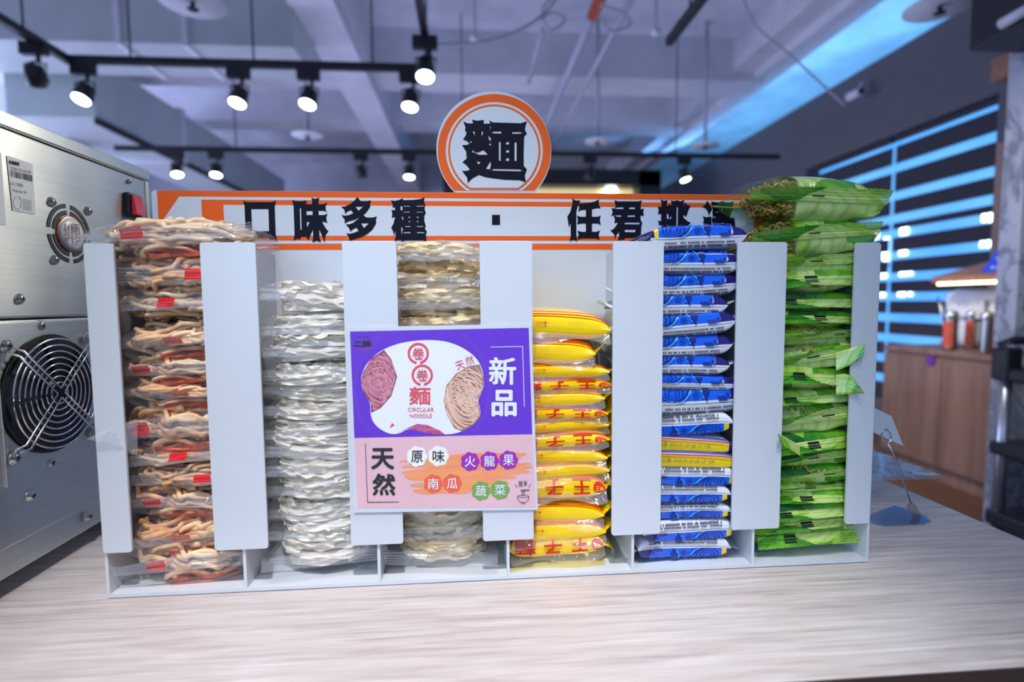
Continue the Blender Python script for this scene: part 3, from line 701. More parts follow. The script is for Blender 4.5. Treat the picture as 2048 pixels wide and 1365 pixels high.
sf = MB(); faint = pm('faint_ink', srgb(170, 176, 178), .6)
a = np.linspace(0, 2 * math.pi, 25)
sf.grid(np.array([[SF(33.5 + 9 * s_ * math.cos(q), 406 + 13 * s_ * math.sin(q)) for s_ in (.88, 1)] for q in a]))
for k in range(7): sf.flat([[(45, 398 + k * 3.2), (62, 402 + k * 3.2), (62, 403.4 + k * 3.2), (45, 399.4 + k * 3.2)]], SF)
link('faint_stamp', sf.mesh('faint_stamp', faint), st)
link('sticker', MB().flat([[(-20, 300), (1, 306), (11, 450), (-20, 448)]], lambda x, y: SL(x, y)).mesh('sticker', M_stk), ms)

# ---------------------------------------------------------------- the noodle rack
W = 0.80; D = 0.114; RH = 0.3515
rk = thing('noodle_rack', (W / 2, D / 2, 0), 'white acrylic six-compartment noodle rack with orange header sign', 'rack')
wpart(rk, 'base_plate', MB().box((0, 0, 0.001), (W, D + .003, 0.0045)), M_white)
YP = D                                                       # face of the back panel
HZ = onY(570, 382.6, YP)[2]; hc = onY(988.6, 301.4, YP); hr = onY(988.6 + 114, 301.4, YP)[0] - hc[0]
dzc = HZ - hc[2]; a0 = math.asin(max(-1, min(1, dzc / hr)))
loop = [(0, .0045), (W, .0045), (W, HZ - .003), (W - .003, HZ)]
for q in np.linspace(a0, math.pi - a0, 60): loop.append((hc[0] + hr * math.cos(q), hc[2] + hr * math.sin(q)))
loop += [(.003, HZ), (0, HZ - .003)]
bp = wpart(rk, 'back_panel', MB().prism([(x, YP, z) for x, z in loop], (0, .003, 0)), M_white)
for i in range(7):
    x = W * i / 6
    xx = (x, x + .003) if i == 0 else ((x - .003, x) if i == 6 else (x - .0015, x + .0015))
    wpart(rk, 'side_panel' if i in (0, 6) else 'divider', MB().prism([(xx[0], y, z) for y, z in ((0, .0045), (YP, .0045), (YP, RH - .002), (0, RH - .002))], (xx[1] - xx[0], 0, 0)), M_white)
tops = [(165.5, 225.7, 487), (398.7, 510.2, 485), (683.5, 792.5, 482.7), (959, 1064.3, 482.2), (1226.7, 1328, 482.8), (1476.2, 1574.9, 484.3), (1712.2, 1761.8, 485.5)]
bots = [1108.4, 1101.2, 1091, 1081.6, 1070, 1058.6, 1047.6]
for (x0, x1, yt), yb_ in zip(tops, bots):
    A = onY(x0, yt, -.003); B = onY(x1, yt, -.003); zb = onY((x0 + x1) / 2, yb_, -.003)[2]
    lp = rnd_rect(A[0], zb, B[0], (A[2] + B[2]) / 2, .0028)
    o = wpart(rk, 'front_strip', MB().prism([(x, -.003, z) for x, z in lp], (0, .0028, 0)), M_white)
    bv = o.modifiers.new('soft_edge', 'BEVEL'); bv.width = .0004; bv.segments = 2; bv.limit_method = 'ANGLE'
# header print: layers 0.25 mm apart on the panel face
def HP(l):
    return lambda px, py: onY(px, py, YP - .00025 * l)
zz = lambda py: onY(570, py, YP)[2]
def rectprint(mb, x0, x1, p0, p1, l):
    z0, z1 = zz(p0), zz(p1); y = YP - .00025 * l
    mb.add([(x0, y, z0), (x1, y, z0), (x1, y, z1), (x0, y, z1)], [(0, 1, 2, 3)])
xl = onY(315, 400, YP)[0]; xi = onY(405, 440, YP)[0]; xj = onY(449, 440, YP)[0]
mb = MB(); rectprint(mb, xl, W - xl, 500, 382.9, 1); wpart(rk, 'orange_border', mb, M_orange, sub=bp)
mb = MB(); xq = onY(359, 396, YP)[0]; xt = onY(326, 442, YP)[0]; y = YP - .0005
mb.add([(xt, y, zz(442)), (xq, y, zz(488)), (W - xq, y, zz(488)), (W - xt, y, zz(442)), (W - xq, y, zz(395)), (xq, y, zz(395))], [(0, 1, 2, 3, 4, 5)])
wpart(rk, 'white_border', mb, M_pwhite, sub=bp)
mb = MB(); rectprint(mb, xi, W - xi, 481.3, 400.8, 3); wpart(rk, 'inner_orange_frame', mb, M_orange, sub=bp)
mb = MB(); rectprint(mb, xj, W - xj, 472, 411, 4); wpart(rk, 'white_field', mb, M_pwhite, sub=bp)
# round sign print
def chord(R_, cut, l):
    P = []
    for q in np.linspace(0, 2 * math.pi, 72, endpoint=False):
        x = 988.6 + R_ * math.cos(q); y = 301.4 + R_ * math.sin(q)
        if y > cut:
            s_ = 1 if x > 988.6 else -1; x = 988.6 + s_ * math.sqrt(max(0, R_ * R_ - (cut - 301.4) ** 2)) if True else x; y = cut
        if not P or (abs(P[-1][0] - x) + abs(P[-1][1] - y)) > .5: P.append((x, y))
    return P
for nm, R_, cut, m, l in (('orange_disc', 113.2, 381.6, M_orange, 1), ('white_ring', 97, 381.2, M_pwhite, 2), ('orange_ring', 92.4, 379.8, M_orange, 3), ('white_disc', 88.4, 376.0, M_pwhite, 4)):
    wpart(rk, nm, MB().flat([chord(R_, cut, l)], HP(l)), m, sub=bp)
GLY = {
 'a': ((470, 385), 10.24, [[(163,165),(230,200),(770,200),(840,165),(815,250),(812,340),(833,880),(868,1000),(800,965),(700,970),(700,925),(345,925),(345,972),(260,965),(192,1000),(216,890),(196,280)], [(330,340),(685,340),(697,795),(350,800)]]),
 'b': ((470, 385), 10.24, [[(1168,150),(1240,180),(1385,182),(1465,168),(1450,240),(1575,245),(1580,170),(1560,110),(1640,135),(1725,105),(1705,170),(1708,245),(1800,242),(1885,210),(1853,280),(1860,370),(1888,405),(1820,375),(1708,375),(1712,465),(1820,465),(1893,435),(1870,500),(1870,560),(1893,625),(1830,603),(1780,605),(1860,740),(1915,803),(1865,850),(1840,930),(1828,1035),(1800,930),(1725,760),(1728,930),(1760,1020),(1665,985),(1580,1020),(1600,940),(1598,760),(1520,920),(1505,985),(1455,905),(1345,905),(1345,950),(1260,950),(1200,980),(1215,890),(1218,830),(1200,300)],
       [(1325,320),(1352,320),(1363,765),(1338,765)], [(1462,380),(1588,380),(1588,465),(1465,465)], [(1468,605),(1530,605),(1475,715)]]),
 'c': ((670, 385), 10.24, [[(455,95),(530,182),(650,182),(735,160),(715,230),(720,295),(650,400),(578,465),(645,515),(780,515),(858,490),(835,560),(842,635),(760,770),(650,860),(520,920),(380,960),(295,1000),(295,940),(230,830),(290,850),(380,832),(485,790),(435,718),(340,775),(312,810),(300,750),(222,652),(290,655),(370,625),(515,505),(400,560),(270,595),(195,635),(200,560),(130,462),(200,478),(280,468),(375,428),(325,360),(240,400),(210,450),(195,360),(125,290),(200,292),(300,245),(400,170)],
       [(418,292),(575,292),(485,375)], [(533,633),(695,633),(593,730)]]),
 'd': ((670, 385), 10.24, [[(1145,155),(1200,175),(1300,160),(1390,122),(1395,160),(1600,155),(1760,135),(1833,100),(1820,180),(1850,262),(1835,300),(1838,370),(1860,415),(1830,480),(1828,580),(1858,690),(1838,740),(1880,805),(1860,870),(1875,1000),(1800,980),(1450,980),(1385,1000),(1300,968),(1220,1000),(1240,920),(1235,780),(1205,905),(1190,800),(1150,720),(1195,650),(1230,505),(1160,518),(1175,440),(1155,352),(1190,368),(1230,362),(1230,300),(1180,315),(1185,260)],
       [(1342,275),(1380,290),(1380,365),(1345,368)], [(1395,274),(1535,272),(1535,292),(1395,292)], [(1668,270),(1825,260),(1825,285),(1670,293)], [(1405,395),(1535,395),(1535,413),(1400,413)], [(1670,395),(1815,395),(1790,413),(1670,413)], [(1505,495),(1538,495),(1538,522),(1505,522)], [(1675,495),(1708,495),(1708,522),(1675,522)], [(1505,585),(1540,585),(1540,610),(1505,610)], [(1675,585),(1708,585),(1708,610),(1675,610)],
       [(1440,688),(1543,688),(1543,707),(1428,707)], [(1675,688),(1810,688),(1800,707),(1675,707)], [(1400,815),(1545,808),(1545,835),(1400,835)], [(1678,810),(1840,815),(1820,835),(1678,835)], [(1355,495),(1395,500),(1395,580)], [(1355,705),(1392,745),(1375,800),(1365,890)]]),
 'e': ((1120, 385), 10.24, [[(253,125),(330,170),(412,158),(360,290),(335,400),(335,900),(360,1000),(275,968),(198,1000),(220,900),(218,640),(180,715),(165,600),(150,497),(210,400),(245,280),(258,200)]]),
 'f': ((1120, 385), 10.24, [[(380,215),(440,228),(600,215),(720,185),(797,140),(790,230),(832,335),(780,320),(655,345),(655,500),(770,500),(835,475),(815,560),(835,675),(780,638),(655,638),(655,808),(750,808),(820,780),(790,870),(812,970),(730,940),(440,942),(362,968),(380,870),(358,780),(430,808),(530,808),(530,638),(420,640),(350,660),(365,570),(345,475),(420,500),(530,500),(530,355),(430,362),(370,400),(392,320)]]),
 'g': ((1120, 385), 10.24, [[(1115,160),(1190,183),(1600,183),(1680,165),(1655,230),(1653,345),(1718,330),(1705,400),(1718,485),(1650,475),(1650,560),(1685,630),(1668,700),(1660,850),(1662,900),(1690,1000),(1540,970),(1540,930),(1325,930),(1325,968),(1250,965),(1185,985),(1210,900),(1205,815),(1150,880),(1125,965),(1110,860),(1030,775),(1080,765),(1140,700),(1190,620),(1110,630),(1125,560),(1105,483),(1110,466),(1050,490),(1080,400),(1055,315),(1115,335),(1140,290)],
       [(1135,332),(1165,305),(1298,305),(1298,340),(1135,340)], [(1418,305),(1535,305),(1535,343),(1418,343)], [(1125,470),(1258,470),(1250,500),(1160,498)], [(1385,470),(1535,470),(1535,500),(1385,503)], [(1330,618),(1610,618),(1645,638),(1610,655),(1325,652)], [(1328,765),(1543,765),(1540,817),(1328,815)]]),
 'h': ((1290, 385), 10.24, [[(318,145),(390,175),(465,155),(450,220),(452,290),(520,235),(545,285),(540,200),(525,150),(590,180),(660,160),(730,185),(805,150),(790,220),(788,310),(810,205),(870,260),(935,275),(895,350),(845,500),(785,460),(790,520),(870,590),(940,622),(890,670),(850,740),(790,690),(800,980),(640,980),(545,980),(520,690),(455,690),(455,980),(330,980),(330,660),(275,680),(285,630),(260,578),(330,590),(330,440),(262,450),(280,370),(262,290),(335,300),(340,220)],
       [(650,300),(675,300),(662,950),(637,950)], [(447,440),(480,450),(490,530),(450,545)], [(497,545),(540,475),(535,530),(503,555)]]),
 'i': ((1290, 385), 10.24, [[(1278,160),(1310,230),(1380,340),(1335,420),(1312,485),(1290,400),(1240,330),(1170,290),(1240,250)]]),
 'j': ((1290, 385), 10.24, [[(1360,180),(1420,200),(1530,205),(1590,175),(1640,205),(1750,205),(1820,180),(1800,260),(1810,330),(1770,400),(1740,520),(1830,520),(1850,700),(1800,760),(1380,760),(1385,650),(1365,560),(1390,500),(1380,430),(1385,330),(1370,270)],
       [(1385,303),(1475,303),(1475,320),(1377,322)], [(1455,395),(1495,395),(1495,415),(1455,415)], [(1395,497),(1450,500),(1448,518),(1405,518)], [(1400,628),(1448,625),(1448,645),(1400,645)], [(1555,628),(1617,628),(1617,645),(1555,645)], [(1575,330),(1590,320),(1590,400),(1575,380)]]),
 'k': ((1290, 385), 10.24, [[(1185,480),(1240,510),(1360,495),(1365,740),(1390,880),(1840,900),(1840,980),(1380,970),(1200,960),(1240,880),(1240,640),(1190,640),(1205,560)]]),
 'm': ((860, 170), 5.935, [[(395,430),(440,455),(510,458),(500,412),(560,425),(640,415),(635,460),(690,460),(718,455),(700,420),(750,445),(900,450),(1080,455),(1150,430),(1130,500),(1128,540),(1150,580),(1118,610),(1112,800),(1112,960),(1150,1005),(1125,1080),(1140,1155),(1060,1130),(880,1125),(760,1110),(660,1095),(580,1068),(500,1110),(448,1165),(440,1100),(380,1018),(430,1022),(475,1008),(440,960),(385,915),(430,880),(470,808),(430,865),(430,790),(380,715),(440,712),(468,700),(440,665),(392,648),(425,600),(435,550),(415,550),(420,500)],
       [(505,552),(530,552),(530,600)], [(612,552),(635,552),(613,615)], [(724,565),(760,552),(848,552),(845,577),(760,575)], [(975,560),(1060,558),(1106,570),(1060,580),(975,580)], [(818,675),(838,675),(838,900),(818,900)], [(1003,680),(1027,680),(1027,903),(1003,903)], [(903,677),(938,677),(938,707),(903,707)], [(903,773),(938,773),(938,803),(903,803)], [(903,870),(938,870),(938,902),(903,902)], [(550,910),(600,910),(580,945)], [(722,1010),(760,997),(1060,1002),(1105,1018),(1060,1025),(760,1018)],
       [(662,998),(718,905),(722,960),(712,1000)], [(692,600),(724,635),(716,672),(698,640)], [(655,680),(690,705),(722,690),(722,722)], [(490,795),(520,770),(522,798),(578,800),(632,772),(690,828),(585,830),(540,810)], [(714,475),(722,500),(713,540)], [(478,662),(500,682),(470,690)]]),
}
def glyphs(keys):
    mb = MB()
    for k in keys:
        (ox, oy), S, lp = GLY[k]
        mb.flat([[(ox + x / S, oy + y / S) for x, y in l] for l in lp], HP(6))
    return mb
for nm, keys in (('character', 'a'), ('character', 'b'), ('character', 'c'), ('character', 'd'), ('character', 'ef'), ('character', 'g'), ('character', 'h'), ('character', 'ijk'), ('character', 'm')):
    wpart(rk, nm, glyphs(keys), M_ink, sub=bp)
wpart(rk, 'middle_dot', MB().flat([[(984, 430), (1000, 430), (1000, 450), (984, 450)]], HP(6)), M_ink, sub=bp)

# ---------------------------------------------------------------- poster taped on the two middle strips
PYL = -.0046
def PF(l):
    return lambda x, y: onY(680 + x / 3.412, 640 + y / 3.412, PYL - .00016 * l)
po = thing('product_poster', (W * .42, PYL, .08), 'purple and pink product poster in a clear sleeve on the front strips', 'poster')
wpart(po, 'paper', MB().prism([PF(0)(x, y) for x, y in ((48, 52), (1306, 27), (1350, 1297), (95, 1318))], (0, .0005, 0)), M_pwhite)
M_slv = film('poster_sleeve', milk=.03, gloss=.35, bscale=8, bstr=.15, rough=.15)
wpart(po, 'sleeve', MB().flat([[(28, 30), (1325, 2), (1372, 1318), (80, 1345)]], PF(14)), M_slv)
MP = {n: pm('poster_' + n, srgb(*c), .5, var=.03, spec=.2) for n, c in dict(purple=(98, 38, 196), pink=(228, 184, 190), white=(232, 234, 238), red=(226, 74, 88), ink=(52, 24, 48), orange=(246, 150, 96), deep=(240, 96, 60), violet=(160, 28, 176), green=(116, 164, 72), pinkn=(196, 112, 134), pinkd=(140, 66, 92), tan=(222, 176, 152), tand=(168, 118, 100), mag=(190, 70, 126), pale=(238, 240, 226), lil=(120, 66, 210), black=(28, 20, 26)).items()}
wpart(po, 'purple_field', MB().flat([[(68, 80), (1288, 55), (1312, 782), (98, 808)]], PF(1)), MP['purple'])
wpart(po, 'pink_field', MB().flat([[(98, 808), (1312, 782), (1335, 1280), (118, 1287)]], PF(1)), MP['pink'])
rings = MB()
for R_ in (452, 462, 474):
    a = np.linspace(0, 2 * math.pi, 73)
    for i in range(72):
        p = [(560 + (R_ + w) * math.cos(q) * 1.0, 470 + (R_ + w) * math.sin(q) * .98) for q, w in ((a[i], 0), (a[i + 1], 0), (a[i + 1], 3), (a[i], 3))]
        if all(85 < x < 1290 and 85 < y < 780 for x, y in p): rings.add([PF(2)(*q) for q in p], [(0, 1, 2, 3)])
wpart(po, 'faint_rings', rings, MP['lil'])
win_ = [(140,420),(150,370),(180,300),(260,220),(380,165),(520,140),(680,138),(800,170),(900,230),(960,300),(985,400),(975,490),(935,550),(962,610),(950,680),(880,740),(800,775),(720,785),(620,780),(540,760),(460,745),(420,772),(360,785),(290,760),(230,710),(205,640),(210,570),(165,510)]
def smooth_loop(P, n=3):
    for _ in range(n):
        Q = []
        for i in range(len(P)):
            a, b = P[i], P[(i + 1) % len(P)]; Q += [(a[0] * .75 + b[0] * .25, a[1] * .75 + b[1] * .25), (a[0] * .25 + b[0] * .75, a[1] * .25 + b[1] * .75)]
        P = Q
    return P
win_ = smooth_loop(win_, 2)
pw = wpart(po, 'photo_window', MB().flat([win_], PF(3)), MP['white'])
def noodle_print(name, poly, base, light, seed, cx, cy, sx, sy):
    wpart(po, name, MB().flat([poly], PF(4)), base, sub=pw)
    rs = random.Random(seed); mb = MB(); poly = smooth_loop(poly, 1)
    for k in range(90):
        s_ = k % 3; x0 = cx + (.25, -.45, .1)[s_] * sx + rs.gauss(0, 6); y0 = cy + (-.35, .25, .6)[s_] * sy + rs.gauss(0, 6); R_ = .10 + 1.5 * (k // 3) / 30; a0 = rs.uniform(-.6, .6) + (.3, 2.6, 4.2)[s_]; span = rs.uniform(2.0, 3.4)
        n = 34; P = []
        for i in range(n):
            q = a0 + span * i / (n - 1); P.append((x0 + sx * R_ * math.cos(q) + 4 * math.sin(q * 5 + k * .7), y0 + sy * R_ * math.sin(q) + 4 * math.cos(q * 4 + k * .7)))
        w = rs.uniform(3.6, 5.0)
        for i in range(n - 1):
            (xa_, ya_), (xb_, yb_) = P[i], P[i + 1]; L = math.hypot(xb_ - xa_, yb_ - ya_) + 1e-6; nx, ny_ = -(yb_ - ya_) / L * w, (xb_ - xa_) / L * w
            qd = [(xa_ + nx, ya_ + ny_), (xb_ + nx, yb_ + ny_), (xb_ - nx, yb_ - ny_), (xa_ - nx, ya_ - ny_)]
            if all(inside(p, poly) for p in qd): mb.add([onY(680 + x / 3.412, 640 + y / 3.412, PYL - .00016 * 5 - .000003 * k) for x, y in qd], [(0, 1, 2, 3)], k % 2)
    wpart(po, name + '_strands', mb, light, sub=pw)
MPl = [MP['pinkn'], pm('poster_pinkl', srgb(214, 140, 156), .45)]; MTl = [MP['tan'], pm('poster_tanl', srgb(236, 198, 174), .45)]
noodle_print('pink_noodle_print', [(215,262),(300,205),(350,270),(390,390),(350,520),(280,600),(210,636),(211,570),(167,510),(143,420),(157,360)], MP['pinkd'], MPl, 1, 250, 430, 120, 190)
noodle_print('beige_noodle_print', [(955,305),(982,400),(972,490),(932,550),(958,610),(946,680),(880,737),(830,760),(780,740),(730,650),(708,560),(725,450),(790,370),(880,315)], MP['tand'], MTl, 2, 850, 540, 130, 210)
noodle_print('magenta_noodle_print', [(402,774),(462,738),(530,710),(600,720),(680,755),(718,784),(620,778),(540,758),(460,744)], MP['mag'], [MP['mag'], pm('poster_magl', srgb(214, 104, 150), .45)], 3, 560, 760, 160, 60)
rd = MB()
for (cx, cy) in ((534, 230), (561, 378)):
    a = np.linspace(math.radians(100), math.radians(440), 40)
    rd.grid(np.array([[PF(5)(cx + r_ * math.cos(q), cy + r_ * math.sin(q)) for r_ in (57, 73)] for q in a]))
    put_text(rd, '卷', (cx - 40, cy - 40, cx + 40, cy + 42), PF(5), off=.012)
put_text(rd, '麵', (472, 458, 618, 580), PF(5), off=.016)
put_text(rd, 'CIRCULAR', (463, 600, 641, 627), PF(5), off=.004); put_text(rd, 'NOODLE', (477, 643, 626, 669), PF(5), off=.004)
put_text(rd, '天', (790, 280, 848, 338), PF(6), rot=-.35); put_text(rd, '然', (856, 248, 912, 305), PF(6), rot=-.25)
rd.flat([[(356, 703), (372, 720), (338, 738)]], PF(5))
wpart(po, 'red_lettering', rd, MP['red'], sub=pw)
wl = MB(); put_text(wl, '新', (1016, 255, 1202, 445), PF(4), off=.022); put_text(wl, '品', (1034, 478, 1206, 660), PF(4), off=.03)
for qd in ([(1028, 185), (1248, 181), (1248, 185), (1028, 189)], [(1244, 183), (1248, 183), (1260, 595), (1256, 595)]): wl.flat([qd], PF(4))
wpart(po, 'white_lettering', wl, MP['white'])
bl = MB(); put_text(bl, '天', (212, 876, 370, 1022), PF(4), off=.028); put_text(bl, '然', (220, 1050, 378, 1200), PF(4), off=.026)
for qd in ([(170, 845), (174, 845), (190, 1248), (186, 1248)], [(186, 1244), (403, 1242), (403, 1246), (186, 1249)]): bl.flat([qd], PF(4))
put_text(bl, '二鍋', (92, 140, 210, 184), PF(4), off=.03); put_text(bl, '王者火鍋料理', (110, 112, 196, 120), PF(4)); put_text(bl, '屋', (1216, 1102, 1248, 1140), PF(4)); put_text(bl, '麥', (1252, 1100, 1278, 1136), PF(4))
for qd in ([(1194, 1126), (1198, 1124), (1208, 1144), (1204, 1146)], [(1298, 1118), (1301, 1120), (1292, 1146), (1289, 1144)]): bl.flat([qd], PF(4))
# little bowl drawing
def stroke(mb, P, w, fn, mi=0):
    for i in range(len(P) - 1):
        (xa_, ya_), (xb_, yb_) = P[i], P[i + 1]; L = math.hypot(xb_ - xa_, yb_ - ya_) + 1e-6; nx, ny_ = -(yb_ - ya_) / L * w, (xb_ - xa_) / L * w
        mb.add([fn(xa_ + nx, ya_ + ny_), fn(xb_ + nx, yb_ + ny_), fn(xb_ - nx, yb_ - ny_), fn(xa_ - nx, ya_ - ny_)], [(0, 1, 2, 3)], mi)
stroke(bl, [(1250 + 40 * math.cos(q), 1206 + 8 * math.sin(q)) for q in np.linspace(0, 6.283, 24)], 1.6, PF(4))
stroke(bl, [(1250 + 40 * math.cos(q), 1206 + 42 * math.sin(q)) for q in np.linspace(0, math.pi, 20)], 1.6, PF(4))
stroke(bl, [(1238, 1248), (1238, 1255), (1262, 1255), (1262, 1248)], 1.6, PF(4))
for k in range(4): stroke(bl, [(1238 + k * 7, 1166), (1240 + k * 6, 1186), (1238 + k * 7, 1204)], 1.3, PF(4))
stroke(bl, [(1232, 1163), (1293, 1161)], 2, PF(4)); stroke(bl, [(1236, 1170), (1290, 1168)], 1.6, PF(4))
wpart(po, 'black_lettering', bl, MP['black'])
sl_ = MB(); put_text(sl_, 'NI GUO ZHOU LIAO', (112, 192, 192, 197), PF(4)); put_text(sl_, 'SINCE', (112, 202, 192, 207), PF(4)); stroke(sl_, [(204, 190), (212, 190)], 5, PF(4))
wpart(po, 'small_red_marks', sl_, MP['red'])
br = MB(); rs = random.Random(5)
for k, (xa_, ya_, xb_, yb_, w) in enumerate(((430, 965, 1270, 915, 20), (420, 1000, 1240, 945, 16), (420, 1040, 1310, 1010, 22), (440, 1070, 1290, 1040, 24), (460, 1090, 1200, 1075, 18), (480, 1135, 1150, 1105, 22), (500, 1170, 1050, 1150, 22), (560, 1180, 900, 1170, 14), (600, 1000, 1300, 985, 10), (405, 970, 700, 950, 8))):
    P = []; n = 14
    for i in range(n + 1): q = i / n; P.append((xa_ + (xb_ - xa_) * q, ya_ + (yb_ - ya_) * q + 5 * math.sin(q * 9 + k)))
    for i in range(n):
        f0 = math.sin(math.pi * (i / n)) ** .3 if i else .3; f1 = math.sin(math.pi * ((i + 1) / n)) ** .3 if i < n - 1 else .3
        f = lambda x, y, l=2 + .05 * k: onY(680 + x / 3.412, 640 + y / 3.412, PYL - .00016 * l)
        br.add([f(P[i][0], P[i][1] - w * f0), f(P[i + 1][0], P[i + 1][1] - w * f1), f(P[i + 1][0], P[i + 1][1] + w * f1), f(P[i][0], P[i][1] + w * f0)], [(0, 1, 2, 3)], k % 2)
wpart(po, 'orange_brush_marks', br, [MP['orange'], pm('poster_orange2', srgb(240, 158, 100), .45)])
def flower(cx, cy, R_, ch, col, tcol, l=4):
    mb = MB(); P = [(cx + R_ * (.90 + .13 * abs(math.cos(3.5 * q))) * math.cos(q), cy + R_ * (.90 + .13 * abs(math.cos(3.5 * q))) * math.sin(q)) for q in np.linspace(0, 2 * math.pi, 84, endpoint=False)]
    mb.flat([P], PF(l)); put_text(mb, ch, (cx - R_ * .58, cy - R_ * .58, cx + R_ * .58, cy + R_ * .58), PF(l + 2), 1, off=.008)
    wpart(po, 'flavour_badge', mb, [col, tcol])
for cx, cy, ch in ((525, 934, '原'), (672, 931, '味')): flower(cx, cy, 70, ch, MP['pale'], MP['ink'], 4)
for cx, cy, ch in ((888, 968, '火'), (1020, 964, '龍'), (1150, 958, '果')): flower(cx, cy, 64, ch, MP['violet'], MP['white'], 4)
for cx, cy, ch in ((636, 1120, '南'), (766, 1118, '瓜')): flower(cx, cy, 64, ch, MP['deep'], MP['white'], 4)
for cx, cy, ch in ((962, 1168, '蔬'), (1092, 1162, '菜')): flower(cx, cy, 64, ch, MP['green'], MP['white'], 4)

# ---------------------------------------------------------------- packs: materials
def noodle_mat(name, cols, scale=60, rough=.6, spec=.25, tlw=.18):
    t = NT(name); f = t.noise(t.coords(), scale, 3)
    oi = t.add('ShaderNodeObjectInfo'); ad = t.add('ShaderNodeMath', operation='MULTIPLY_ADD'); ad.inputs[1].default_value = .25
    t.link(oi.outputs['Random'], ad.inputs[0]); t.link(f, ad.inputs[2])
    sb = t.add('ShaderNodeMath', operation='SUBTRACT'); sb.inputs[1].default_value = .12; t.link(ad.outputs[0], sb.inputs[0])
    t.link(t.ramp(sb.outputs[0], [(.3, cols[0]), (.5, cols[1]), (.7, cols[2])]), t.b.inputs['Base Color'])
    t.b.inputs['Roughness'].default_value = rough; t.b.inputs['Specular IOR Level'].default_value = spec
    tl = t.add('ShaderNodeBsdfTranslucent'); t.link(t.b.inputs['Base Color'].links[0].from_socket, tl.inputs[0]); ms_ = t.add('ShaderNodeMixShader'); ms_.inputs[0].default_value = tlw
    t.link(t.b.outputs[0], ms_.inputs[1]); t.link(tl.outputs[0], ms_.inputs[2]); t.link(ms_.outputs[0], t.out.inputs[0]); MATS[name] = t.m; return t.m
M_udon = noodle_mat('udon_noodle', [srgb(216, 160, 112), srgb(240, 196, 148), srgb(250, 222, 180)])
M_wrib = noodle_mat('white_ribbon_noodle', [srgb(240, 226, 202), srgb(252, 244, 228), srgb(255, 250, 240)], tlw=.30)
M_yrib = noodle_mat('egg_ribbon_noodle', [srgb(240, 212, 156), srgb(252, 232, 186), srgb(255, 244, 214)], tlw=.28)
M_ramen = noodle_mat('fried_noodle', [srgb(176, 132, 62), srgb(206, 164, 88), srgb(226, 190, 118)])
M_mark = pm('red_register_mark', srgb(222, 20, 26), .35, var=.05)
M_rfilm = film('red_printed_film', tint=(1.0, .30, .22), milk=.04, gloss=1.0)
M_bmark = pm('black_register_mark', (.01, .012, .01), .35)
def glossy(name, col, var=.06, vs=40, rough=.2, bstr=.25, bsc=45):
    t = NT(name); v = t.coords(); f = t.noise(v, vs, 3)
    t.link(t.ramp(f, [(.3, tuple(x * (1 - var) for x in col)), (.7, tuple(min(1, x * (1 + var)) for x in col))]), t.b.inputs['Base Color'])
    t.b.inputs['Roughness'].default_value = rough; t.b.inputs['Coat Weight'].default_value = .5; t.b.inputs['Coat Roughness'].default_value = .08
    t.link(t.bump(t.noise(v, bsc, 2, .5, .8), bstr, .004), t.b.inputs['Normal']); MATS[name] = t.m; return t.m
M_yel = glossy('yellow_wrapper', srgb(252, 210, 8)); M_yred = pm('wrapper_red', srgb(214, 34, 20), .35)
M_yflap = film('yellow_clear_flap', tint=(1.0, .9, .35), milk=.12, gloss=1.2)
M_blue = glossy('blue_wrapper', srgb(14, 92, 224)); M_navy = glossy('navy_wrapper', srgb(34, 26, 110), rough=.16); M_bw = glossy('white_wrapper', srgb(216, 218, 224))
M_bline = pm('wrapper_navy_ink', srgb(14, 30, 96), .3); M_cyan = pm('wrapper_cyan', srgb(64, 160, 222), .3); M_byel = glossy('wrapper_yellow', srgb(240, 206, 28)); M_dnav = pm('wrapper_dark_blue', srgb(16, 44, 130), .3)
M_tiny = pm('tiny_print', srgb(70, 70, 82), .5); M_pinkl = pm('wrapper_pink', srgb(206, 50, 96), .35)
